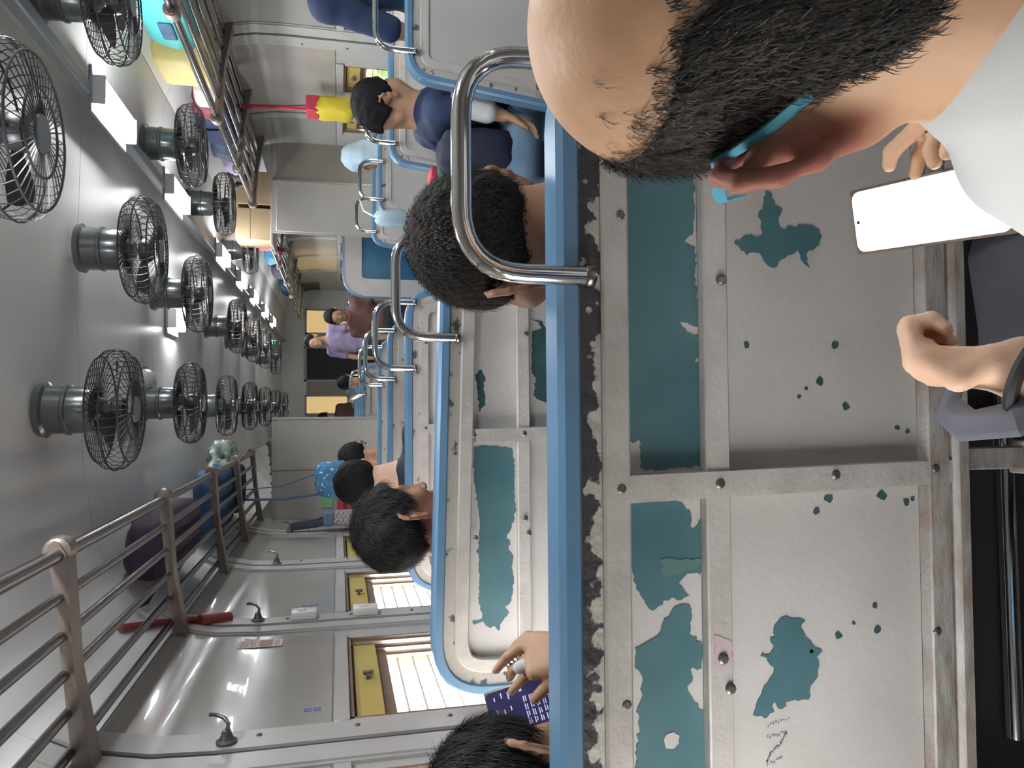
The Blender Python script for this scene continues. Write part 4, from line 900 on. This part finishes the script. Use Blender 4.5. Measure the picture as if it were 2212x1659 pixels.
# reddish ears
fl = np.clip((np.abs(Lc[:,0])-0.0745)/0.008,0,1)*np.clip((0.026-Lc[:,1])/0.02,0,1)*np.clip((Lc[:,1]+0.075)/0.02,0,1)*np.clip((Lc[:,2]+0.072)/0.02,0,1)*np.clip((0.035-Lc[:,2])/0.01,0,1)
at_ = bme.attributes.new('flush','FLOAT','POINT'); at_.data.foreach_set('value', fl.astype(np.float32))
bm = new(); ring = [TA(0.078*math.cos(a)-0.0, -0.052+0.072*math.sin(a), -0.140+0.012*math.sin(a)) for a in np.linspace(0,2*PI,25)[:-1]]
tube(bm, [(p[0],p[1],p[2]-0.004) for p in ring], 0.013, 8, closed=True, flat=(1.0,1.6)); obj('collar', bm, 'shirt_white', manA, True)
for s in (-1, 1):
    pts = [TA(s*0.070,-0.040,-0.030),TA(s*0.080,-0.026,-0.004),TA(s*0.083,-0.010,0.020),TA(s*0.082,0.018,0.018),TA(s*0.081,0.045,0.020),TA(s*0.078,0.074,0.018),TA(s*0.070,0.095,0.004)]
    bm = new(); tube(bm, pts, 0.0045, 6, flat=(0.35,1.0)); obj('mask_strap', bm, 'mask_blue', manA, True)
mk = SD(); mk.ell(TA(0,0.050,-0.045), (0.068,0.068,0.052), RA); mk.ell(TA(0,0.062,-0.045), (0.045,0.066,0.050), RA, 0.02)
def cutM(X, Y, Z):
    R = RA.T; px, py, pz = X-HA[0], Y-HA[1], Z-HA[2]
    ly = R[1,0]*px+R[1,1]*py+R[1,2]*pz
    return (0.058-ly).astype(np.float32)
solid('face_mask', mk, 0.004, 'mask_navy', manA, cut=cutM)
# his phone, screen white
def phone(label, c, wv, lv, w, l, screen, base, lines=None):
    wv = Vector(wv).normalized(); lv = Vector(lv); lv = (lv-wv*lv.dot(wv)).normalized(); nv_ = wv.cross(lv)
    Rm = Matrix((wv, lv, nv_)).transposed()
    t = thing('phone', label, 'phone', c)
    bm = new(); box(bm, (0,0,-0.001), (w,l,0.0085), 0.003, seg=2)
    bmesh.ops.rotate(bm, cent=(0,0,0), matrix=Rm, verts=bm.verts); obj('body', bm, base, t)
    bm = new(); r = 0.009; pts = []
    for cx, cy, a0 in ((1,1,0),(-1,1,90),(-1,-1,180),(1,-1,270)):
        for k in range(5):
            a = math.radians(a0+22.5*k); pts.append((cx*(w/2-0.003-r)+r*math.cos(a), cy*(l/2-0.003-r)+r*math.sin(a)))
    f = bm.faces.new([bm.verts.new((x,y,0.0036)) for x, y in pts]); bmesh.ops.solidify(bm, geom=[f], thickness=-0.0004)
    bmesh.ops.rotate(bm, cent=(0,0,0), matrix=Rm, verts=bm.verts); s = obj('screen', bm, screen, t)
    bm = new(); lathe(bm, [(0.0018,0.0041),(0.0018,0.0044)], (0,l/2-0.008,0), 10); bmesh.ops.rotate(bm, cent=(0,0,0), matrix=Rm, verts=bm.verts); obj('front_camera', bm, 'black', s)
    if lines:
        for mm in sorted(set(q[4] for q in lines)):
            bm = new()
            for (x, y, a, b, m_) in lines:
                if m_ == mm: box(bm, (x,y,0.0042), (a,b,0.0004))
            bmesh.ops.rotate(bm, cent=(0,0,0), matrix=Rm, verts=bm.verts); o = obj('screen_text', bm, mm, s); o['kind'] = 'stuff'
    return t
phone('phone with a glowing blank white screen held by the man in white', (0.1885,0.604,0.692), (1,-0.12,0.22), (0.0,0.975,0.20), 0.069, 0.166, 'screen_white', 'phone_body')
# passenger at the window end of the nearest bench, typing on a phone
f = 1.2
CH = {0:[sc(p,f) for p in ((-0.346,0.962,0.990),(-0.365,0.973,1.011),(-0.386,0.987,1.023))], 1:[sc(p,f) for p in ((-0.340,0.974,1.003),(-0.358,0.992,1.019),(-0.372,1.004,1.021))], 2:[sc(p,f) for p in ((-0.321,0.980,1.006),(-0.340,0.994,1.026),(-0.362,1.006,1.040))], 3:[sc(p,f) for p in ((-0.310,0.982,1.000),(-0.325,0.993,1.014),(-0.341,1.002,1.022))]}
Wc = np.array(sc((-0.312,0.915,0.945), f))
def hand_C(b):
    hand_prims(b, Wc, np.array((-0.10,0.25,0.30)), np.array((-0.55,0.70,-0.35)), np.array((-0.62,-0.30,-0.05)), s=1.0, chains=CH, thumb=[sc((-0.335,0.922,0.958),f), sc((-0.360,0.938,0.983),f), sc((-0.384,0.953,0.999),f)])
manC = person('dark-haired passenger in black typing on a violet-screened phone at the near window', (-0.575,1.10,0.985), -16, 24, 0, seat=(-0.52,1.06,0.53), yaw=-5, skin='skin_c', hair='hair', shirt='black', res=0.005,
    NB=(-0.55,1.045,0.845), WR=Wc, ER=(-0.26,1.02,0.70), SR=(-0.38,1.03,0.79), hrn=hand_C, sleeve=1.45, hairt=0.020, hairn=0.002)
bd = SD(); bd.cap(sc((-0.346,0.966,1.016),f), sc((-0.334,0.950,0.990),f), 0.0105, 0.0115, 0.004); solid('finger_bandage', bd, 0.003, 'cloth_white', manC)
lines = []
rl = random.Random(3)
for y in (0.055,0.040,0.026): 
    for x in (-0.024,0.0,0.020): lines.append((x+rl.uniform(-.004,.004), y, rl.uniform(0.006,0.012), 0.0022, 'screen_text'))
for y in (-0.002,-0.014,-0.026,-0.038,-0.050):
    for q in range(4): lines.append((-0.026+0.0115*q+rl.uniform(-.001,.001), y, 0.0095, 0.0020, 'screen_text')); lines.append((-0.026+0.0115*q+rl.uniform(-.001,.001), y-0.004, rl.uniform(0.005,0.0095), 0.0018, 'screen_text'))
for x, y in ((0.024,0.018),(0.024,0.0),(-0.028,0.068)): lines.append((x, y, 0.005, 0.005, 'screen_text'))
for x, y in ((-0.026,-0.062),(-0.012,-0.062)): lines.append((x, y, 0.006, 0.005, 'screen_orange'))
pc = Vector(sc((-0.408,0.998,1.000), f))
lv = Vector((-0.42,0.605,0.676)); wv = Vector((0.9,0.4,0.2))
phone('phone with a violet keyboard screen in the hand at the near window', pc, wv, lv, 0.072, 0.152, 'screen_dark', 'phone_body', lines)
# heads over the benches ahead
manB = person('man with cropped dark brown hair on the nearest bench, seen behind the chrome loop', (0.226,1.000,1.033), 28, 20, 0, seat=(0.22,1.05,0.53), yaw=5, skin='skin_b', hair='hair_brown', shirt='darknavy', res=0.006, hairt=0.009, hairn=0.0012)
manD = person('passenger with thick black hair and a magenta collar on the second bench', (-0.305,1.985,1.080), -58, 10, 0, seat=(-0.31,2.01,0.53), yaw=-15, skin='skin_b', hair='hair', shirt='magenta', res=0.007, hairt=0.022, hairn=0.003)
person('passenger on the third bench with face turned to the left windows', (-0.327,3.26,1.140), 45, 12, 0, seat=(-0.34,3.02,0.53), skin='skin_pale', hair='hair', shirt='darknavy', res=0.010, hairt=0.014)
person('dark-haired passenger low behind the fifth bench', (-0.322,5.06,1.118), 10, 15, 0, seat=(-0.33,4.99,0.53), skin='skin_b', hair='hair', shirt='darknavy', res=0.012, hairt=0.016)
def cuffE(b): hand_prims(b, (1.135,2.790,0.625), (-0.2,-0.02,-1), (-0.9,0.2,0.2), (0,-1,0.1), (18,25,20))
manE = person('passenger in navy and blue jeans sitting sideways at the aisle, head bowed', (1.225,3.00,1.065), 72, 34, 0, seat=(1.24,2.97,0.53), yaw=85, skin='skin_c', hair='hair', shirt='navy', trousers='jeans', res=0.008,
    NB=(1.20,2.99,0.925), SL=(1.155,2.82,0.865), SR=(1.19,3.15,0.865), EL=(1.165,2.775,0.775), WL=(1.135,2.790,0.625), hl=cuffE, ER=(1.09,3.17,0.72), WR=(0.95,3.06,0.64), sleeve=0.8, legs=[((0.85,2.84,0.53),(0.86,2.85,0.09)),((0.86,3.05,0.53),(0.86,3.05,0.09))], hairt=0.016)
bd = SD(); bd.cap((1.168,2.778,0.800), (1.145,2.784,0.690), 0.050, 0.046, 0.01); solid('white_sleeve', bd, 0.008, 'shirt_white', manE)
person('standing passenger in navy cut off by the top right of the picture', (1.80,3.02,1.60), 20, 10, 0, seat=(1.79,3.06,0.88), yaw=10, skin='skin_c', hair='hair', shirt='navy', res=0.012, standing=True, NB=(1.79,3.03,1.42), SL=(1.61,3.0,1.30), sleeve=0.95)
person('seated passenger with a pale blue headscarf beyond the aisle', (1.66,4.98,1.105), 10, 10, 0, seat=(1.66,4.93,0.53), skin='skin_c', hair='pale_blue', hairline='long', shirt='darknavy', res=0.012)
person('short passenger in a brown shirt standing in the aisle past the facing bench', (1.00,8.30,1.28), 170, 18, 0, seat=(0.99,8.35,0.72), yaw=170, skin='skin_c', hair='hair', shirt='brown_shirt', res=0.014, standing=True)
person('passenger in lilac standing far down the coach by the warm pane', (0.86,9.9,1.56), 150, 5, 0, seat=(0.86,9.93,0.85), yaw=150, skin='skin_c', hair='hair', shirt='lilac', res=0.016, standing=True)
person('dark-clothed passenger standing in front of the far left warm pane', (-0.16,12.7,1.46), 0, 5, 0, seat=(-0.16,12.72,0.82), yaw=0, skin='skin_c', hair='hair', shirt='brown_shirt', res=0.016, standing=True)
person('passenger in violet seated past the vestibule, left of the aisle', (0.30,9.05,1.14), 0, 8, 0, seat=(0.30,8.99,0.53), skin='skin_b', hair='hair', shirt='lilac', res=0.016)
for o_, Hh, ang, n_, ln_, lf in ((manB,(0.226,1.000,1.033),(28,20,0),9000,(0.006,0.012),0.25),(manC,(-0.575,1.10,0.985),(-16,24,0),9000,(0.02,0.045),0.12),(manD,(-0.305,1.985,1.080),(-58,10,0),8000,(0.02,0.04),0.12)):
    hm = [c for c in o_.children if c.name.startswith('hair')][0]; me = hm.data; nv = len(me.vertices); V = np.zeros(nv*3); N = np.zeros(nv*3); me.vertices.foreach_get('co', V); me.vertex_normals.foreach_get('vector', N)
    V = V.reshape(-1,3)+np.array(wloc(hm)); N = N.reshape(-1,3); ok = ((V-np.array(Hh))*N).sum(1) > 0.03
    strands(o_, V[ok], N[ok], n_, 11, RM(*ang), Hh, ln_, 0.0005, 'hair_strand', lf)
# the photographer's own arm and lap
def fist(b):
    hand_prims(b, (0.026,0.469,0.731), (0.08,0.80,0.62), (0.95,0.10,-0.35), (-0.25,-0.55,0.80), (72,88,55), s=0.83, lens=0.95, thumb=[(0.020,0.488,0.774),(0.034,0.506,0.788),(0.047,0.514,0.778)])
photog = person('bare forearm and fist with a black wristband, resting over dark trousers', (-0.06,-0.34,1.24), 0, 10, 0, seat=(-0.17,-0.02,0.53), yaw=-4, skin='skin_pale', hair='hair', shirt='darkcloth', trousers='darkcloth', res=0.004,
    NB=(-0.08,-0.22,1.02), SL=(-0.28,-0.16,0.93), SR=(0.04,-0.22,0.93), EL=(-0.085,0.226,0.654), WL=(0.026,0.469,0.731), hl=fist, ER=(0.06,-0.12,0.66), WR=(0.02,0.12,0.61), sleeve=0.9, legs=[((-0.25,0.42,0.53),(-0.23,0.38,0.09)),((-0.03,0.43,0.53),(0.00,0.39,0.09))])
bm = new()
wr = np.array((0.026,0.469,0.731)); dv = wr-np.array((-0.085,0.226,0.654)); dv /= np.linalg.norm(dv); c = wr-dv*0.010; u = np.cross(dv,(0,0,1)); u /= np.linalg.norm(u); v = np.cross(dv,u)
tube(bm, [tuple(c+0.0315*(u*math.cos(a)*1.05+v*math.sin(a)*0.95)) for a in np.linspace(0,2*PI,33)[:-1]], 0.0075, 8, closed=True, flat=(0.7,1.3)); obj('wristband', bm, 'black', photog, True)
# ------------------------------------------------------------------ bags and bundles
def blob(bm, c, size, e=0.45, noise=0.05, seed=0, nu=30, nv=18, rz=0.0):
    rr = random.Random(seed); ph = [rr.uniform(0,6.28) for _ in range(6)]
    sp = lambda v, p: math.copysign(abs(v)**p, v)
    R = Matrix.Rotation(rz, 3, 'Z'); rows = []
    for j in range(nv+1):
        th = -PI/2+PI*j/nv; row = []
        for i in range(nu):
            a = 2*PI*i/nu
            p = Vector((sp(math.cos(th),e)*sp(math.cos(a),e), sp(math.cos(th),e)*sp(math.sin(a),e), sp(math.sin(th),e)))
            d = 1+noise*(math.sin(3*p.x+4*p.y+ph[0])+math.sin(5*p.y+3*p.z+ph[1])+0.6*math.sin(9*p.x-7*p.z+ph[2])+0.5*math.sin(11*p.y+8*p.x+ph[3]))
            p = Vector((p.x*size[0]/2*d, p.y*size[1]/2*d, p.z*size[2]/2*(d if p.z > -0.5 else 1)))
            row.append(bm.verts.new(Vector(c)+R@p))
        rows.append(row)
    for A, B in zip(rows, rows[1:]):
        for k in range(nu): bm.faces.new((A[k], A[(k+1) % nu], B[(k+1) % nu], B[k]))
    bmesh.ops.remove_doubles(bm, verts=bm.verts, dist=1e-5)
def bag(name, label, cat, c, size, m_, e=0.45, noise=0.04, seed=0, group=None, strap=None, rz=0.0, pocket=None, handle=None):
    base = (c[0], c[1], c[2]-size[2]/2)
    t = thing(name, label, cat, base, 0, group)
    bm = new(); blob(bm, c, size, e, noise, seed, rz=rz); obj('body', bm, m_, t, True, sharp=80)
    if strap:
        bm = new(); tube(bm, strap[0], strap[1], 8, flat=(1.6,0.5)); obj('strap', bm, strap[2], t, True)
    if pocket:
        bm = new(); box(bm, pocket[0], pocket[1], 0.006); obj('pocket', bm, pocket[2], t, True)
    if handle:
        bm = new(); tube(bm, rounded_path(handle[0], 0.04, 5), handle[1], 8); obj('handle', bm, handle[2], t, True)
    return t
G = 'bags on the luggage racks'
ZR = 1.888
bag('duffel_bag', 'turquoise bag with a dark pocket on the right rack, nearest', 'bag', (1.795,3.42,ZR+0.105), (0.235,0.62,0.21), 'turq', 0.4, 0.03, 1, G, pocket=((1.675,3.50,ZR+0.10),(0.014,0.14,0.06),'suit_blue'), handle=([(1.78,3.30,ZR+0.20),(1.74,3.30,ZR+0.235),(1.74,3.52,ZR+0.235),(1.78,3.52,ZR+0.20)],0.010,'turq'))
bag('shopping_bag', 'pale yellow square bag beside the turquoise one on the right rack', 'bag', (1.795,3.95,ZR+0.12), (0.235,0.32,0.24), 'yellow_bag', 0.22, 0.015, 2, G, handle=([(1.80,3.88,ZR+0.23),(1.78,3.88,ZR+0.27),(1.78,4.02,ZR+0.27),(1.80,4.02,ZR+0.23)],0.007,'yellow_bag'), strap=([(1.685,3.82,ZR+0.06),(1.680,4.09,ZR+0.06)],0.012,'cloth_white'))
bag('cloth_bundle', 'off-white cloth bundle between the yellow bag and the maroon one', 'bundle', (1.795,4.27,ZR+0.065), (0.235,0.24,0.13), 'cloth_white', 0.6, 0.06, 3, G)
bag('cloth_bag', 'maroon cloth bag beside the dark navy bundle on the right rack', 'bag', (1.795,4.50,ZR+0.085), (0.235,0.17,0.17), 'maroon', 0.55, 0.06, 4, G, handle=([(1.74,4.45,ZR+0.14),(1.72,4.45,ZR+0.18),(1.72,4.55,ZR+0.18),(1.74,4.55,ZR+0.14)],0.006,'maroon'))
bag('travel_bag', 'dark navy travel bag on the right rack', 'bag', (1.795,4.82,ZR+0.10), (0.235,0.42,0.20), 'navy', 0.4, 0.03, 5, G, strap=([(1.685,4.70,ZR+0.02),(1.675,4.70,ZR+0.12),(1.70,4.70,ZR+0.20)],0.012,'black'))
bag('cloth_bundle', 'steel blue crumpled cloth bundle beside the navy travel bag', 'bundle', (1.795,5.20,ZR+0.09), (0.235,0.32,0.18), 'suit_blue', 0.65, 0.08, 6, G)
bag('cloth_bundle', 'lavender cloth bundle beside the steel blue one on the right rack', 'bundle', (1.795,5.50,ZR+0.08), (0.235,0.26,0.16), 'lavender', 0.65, 0.08, 7, G)
bag('backpack', 'dark olive backpack at the end of the right rack by the partition', 'bag', (1.795,5.80,ZR+0.08), (0.235,0.26,0.16), 'olive', 0.5, 0.05, 8, G, strap=([(1.68,5.72,ZR+0.02),(1.66,5.76,ZR+0.08),(1.68,5.84,ZR+0.13)],0.012,'black'))
bm = new(); box2(bm, (1.28,6.02,1.745), (XR,6.42,1.765), 0.003); tag(obj('shelf_board', bm, 'part_brown', base=(1.7,6.2,1.745)), 'brown shelf board on top of the right partition', 'shelf')
for x0, x1, z1, l in ((1.32,1.57,2.03,'tan cardboard box at the aisle end of the partition shelf'), (1.60,1.86,2.04,'wide tan cardboard box on the partition shelf by the right wall')):
    t = thing('cardboard_box', l, 'box', ((x0+x1)/2,6.2,1.767), 0, 'cardboard boxes over the right partition')
    bm = new(); box2(bm, (x0,6.06,1.767), (x1,6.38,z1), 0.004); obj('carton', bm, 'card', t, True)
    bm = new(); box2(bm, (x0-0.001,6.19,z1-0.004), (x1+0.001,6.25,z1+0.0015)); obj('tape', bm, 'brown', t, True)
    for y in (6.06,):
        bm = new(); box2(bm, (x0+0.004,y-0.003,z1-0.11), (x1-0.004,y,z1-0.002), 0.001); obj('flap', bm, 'card', t, True)
FR = 'bags on the far right rack'
bag('shopping_bag', 'white bag on the far right rack beside the red one', 'bag', (1.795,7.42,ZR+0.10), (0.235,0.30,0.20), 'cloth_white', 0.4, 0.04, 9, FR)
bag('duffel_bag', 'bright red bag on the far right rack', 'bag', (1.795,8.02,ZR+0.10), (0.235,0.75,0.21), 'red', 0.5, 0.04, 10, FR, strap=([(1.66,7.8,ZR+0.05),(1.64,8.0,ZR-0.10),(1.66,8.2,ZR+0.05)],0.012,'maroon'))
bag('cloth_bundle', 'sky blue cloth bundle past the red bag', 'bundle', (1.795,8.82,ZR+0.09), (0.235,0.5,0.18), 'sky_blue', 0.6, 0.07, 11, FR)
bag('travel_bag', 'black travel bag past the sky blue bundle', 'bag', (1.795,9.75,ZR+0.09), (0.235,0.7,0.18), 'darknavy', 0.45, 0.04, 12, FR)
bag('cloth_bundle', 'pale rolled cloth farther along the far right rack', 'bundle', (1.795,10.5,ZR+0.04), (0.235,0.5,0.08), 'cloth_white', 0.6, 0.05, 13, FR)
bag('cloth_bag', 'royal blue cloth bag at the end of the far right rack', 'bag', (1.795,11.25,ZR+0.09), (0.235,0.7,0.18), 'royal', 0.55, 0.06, 14, FR)
bag('travel_bag', 'big dark purple bag on the left rack between two brackets', 'bag', (-0.55,3.52,ZR+0.095), (0.28,0.78,0.19), 'purple', 0.45, 0.035, 15, G, strap=([(-0.60,3.14,ZR+0.05),(-0.66,3.06,ZR+0.03),(-0.72,3.02,ZR+0.06),(-0.74,3.05,ZR+0.10)],0.012,'darknavy'))
bag('travel_bag', 'royal blue bag lying on the left rack farther along', 'bag', (-0.53,4.75,ZR+0.075), (0.36,0.82,0.15), 'royal', 0.45, 0.04, 16, G)
bag('backpack', 'dark backpack behind the royal blue bag on the left rack', 'bag', (-0.55,5.47,ZR+0.08), (0.32,0.46,0.16), 'darknavy', 0.5, 0.05, 17, G)
bag('plastic_bag', 'crumpled pale green plastic bag overhanging the left rack edge', 'bag', (-0.325,5.15,ZR+0.09), (0.22,0.42,0.17), 'plastic_bag', 0.75, 0.13, 18, G)
bag('cloth_bundle', 'dark navy bundle on the edge of the far left rack', 'bundle', (-0.33,10.9,ZR+0.09), (0.26,0.7,0.18), 'darknavy', 0.6, 0.09, 19)
# folded newspaper on the near left rack
t = thing('newspaper', 'folded white newspaper on the nearest rails of the left rack', 'newspaper', (-0.62,1.52,ZR+0.0))
for k in range(3):
    bm = new(); box(bm, (-0.66+0.004*k,1.53,ZR+0.004+0.007*k), (0.055,0.24-0.02*k,0.005), 0.001, Matrix.Rotation(0.0,3,'Z')); obj('fold', bm, 'paper', t, True)
# hanging things
bag('tote_bag', 'blue patterned bag hanging on the left between the benches and the rack', 'bag', (-0.47,5.0,1.225), (0.24,0.10,0.33), 'royal_dots', 0.5, 0.04, 20, strap=([(-0.56,5.0,1.37),(-0.585,5.0,1.60),(-0.58,5.0,1.86),(-0.55,5.0,1.885),(-0.52,5.0,1.86),(-0.50,5.0,1.60),(-0.42,5.0,1.37)],0.006,'navy'))
bag('shoulder_bag', 'grey checked cloth bag hanging by a dark strap from the left wall', 'bag', (-0.765,5.33,1.19), (0.10,0.20,0.22), 'checked', 0.55, 0.04, 21, strap=([(-0.78,5.31,1.28),(-0.80,5.32,1.40),(-0.815,5.335,1.56),(-0.80,5.345,1.40),(-0.76,5.35,1.28)],0.018,'darknavy'), pocket=((-0.765,5.32,1.315),(0.09,0.16,0.07),'suit_blue'))
hook(5.335,1.575,'metal coat hook holding the checked bag on the left wall')
bag('cloth_bag', 'bright yellow cloth bag with a red top hanging by the right windows', 'bag', (1.93,4.86,1.27), (0.12,0.20,0.24), 'yellow_bag2' if 'yellow_bag2' in M else 'yellow_bag', 0.5, 0.05, 22, strap=([(1.93,4.82,1.38),(1.92,4.86,1.60),(1.91,4.86,1.862),(1.90,4.88,1.885),(1.91,4.90,1.862),(1.92,4.88,1.60),(1.93,4.90,1.38)],0.006,'red'), pocket=((1.93,4.86,1.41),(0.10,0.15,0.08),'red'))
bag('cloth_bag', 'small pale blue cloth bag on the aisle corner of the fifth bench across', 'bag', (1.155,4.55,0.93), (0.10,0.10,0.20), 'pale_blue', 0.6, 0.05, 23, strap=([(1.155,4.55,1.02),(1.20,4.57,1.10),(1.27,4.585,1.122),(1.29,4.60,1.10)],0.006,'pale_blue'))
bag('folder_bag', 'green bag with a red edge on the lap of the passenger in navy', 'bag', (0.965,3.07,0.735), (0.07,0.16,0.26), 'green_bag' if 'green_bag' in M else 'green', 0.35, 0.03, 24, pocket=((0.965,3.07,0.865),(0.05,0.13,0.03),'red'))
bag('backpack', 'dark navy backpack held on the lap of the passenger in navy', 'bag', (1.02,2.93,0.705), (0.17,0.28,0.30), 'darknavy', 0.5, 0.04, 26)
t = thing('fire_box', 'small red box on the left partition under a green sign', 'box', (-0.76,5.98,1.14))
bm = new(); box2(bm, (-0.82,5.90,1.14), (-0.66,5.985,1.26), 0.01); obj('box', bm, 'red', t, True)
bm = new(); box2(bm, (-0.80,5.892,1.19), (-0.68,5.90,1.21), 0.002); obj('band', bm, 'maroon', t, True)
t = thing('safety_sign', 'small pale green sign above the red box', 'sign', (-0.72,5.985,1.30)); bm = new(); box2(bm, (-0.78,5.982,1.29), (-0.68,5.988,1.38), 0.001); obj('plate', bm, 'sign_green', t, True)
bag('backpack', 'dark grey backpack on the photographer\'s lap with a grey strap loop', 'bag', (0.105,0.47,0.600), (0.20,0.26,0.14), 'darkcloth', 0.45, 0.03, 25, strap=([(0.03,0.56,0.70),(-0.005,0.54,0.735),(-0.018,0.50,0.755),(-0.012,0.455,0.755),(0.01,0.42,0.71)],0.009,'rope_grey'))
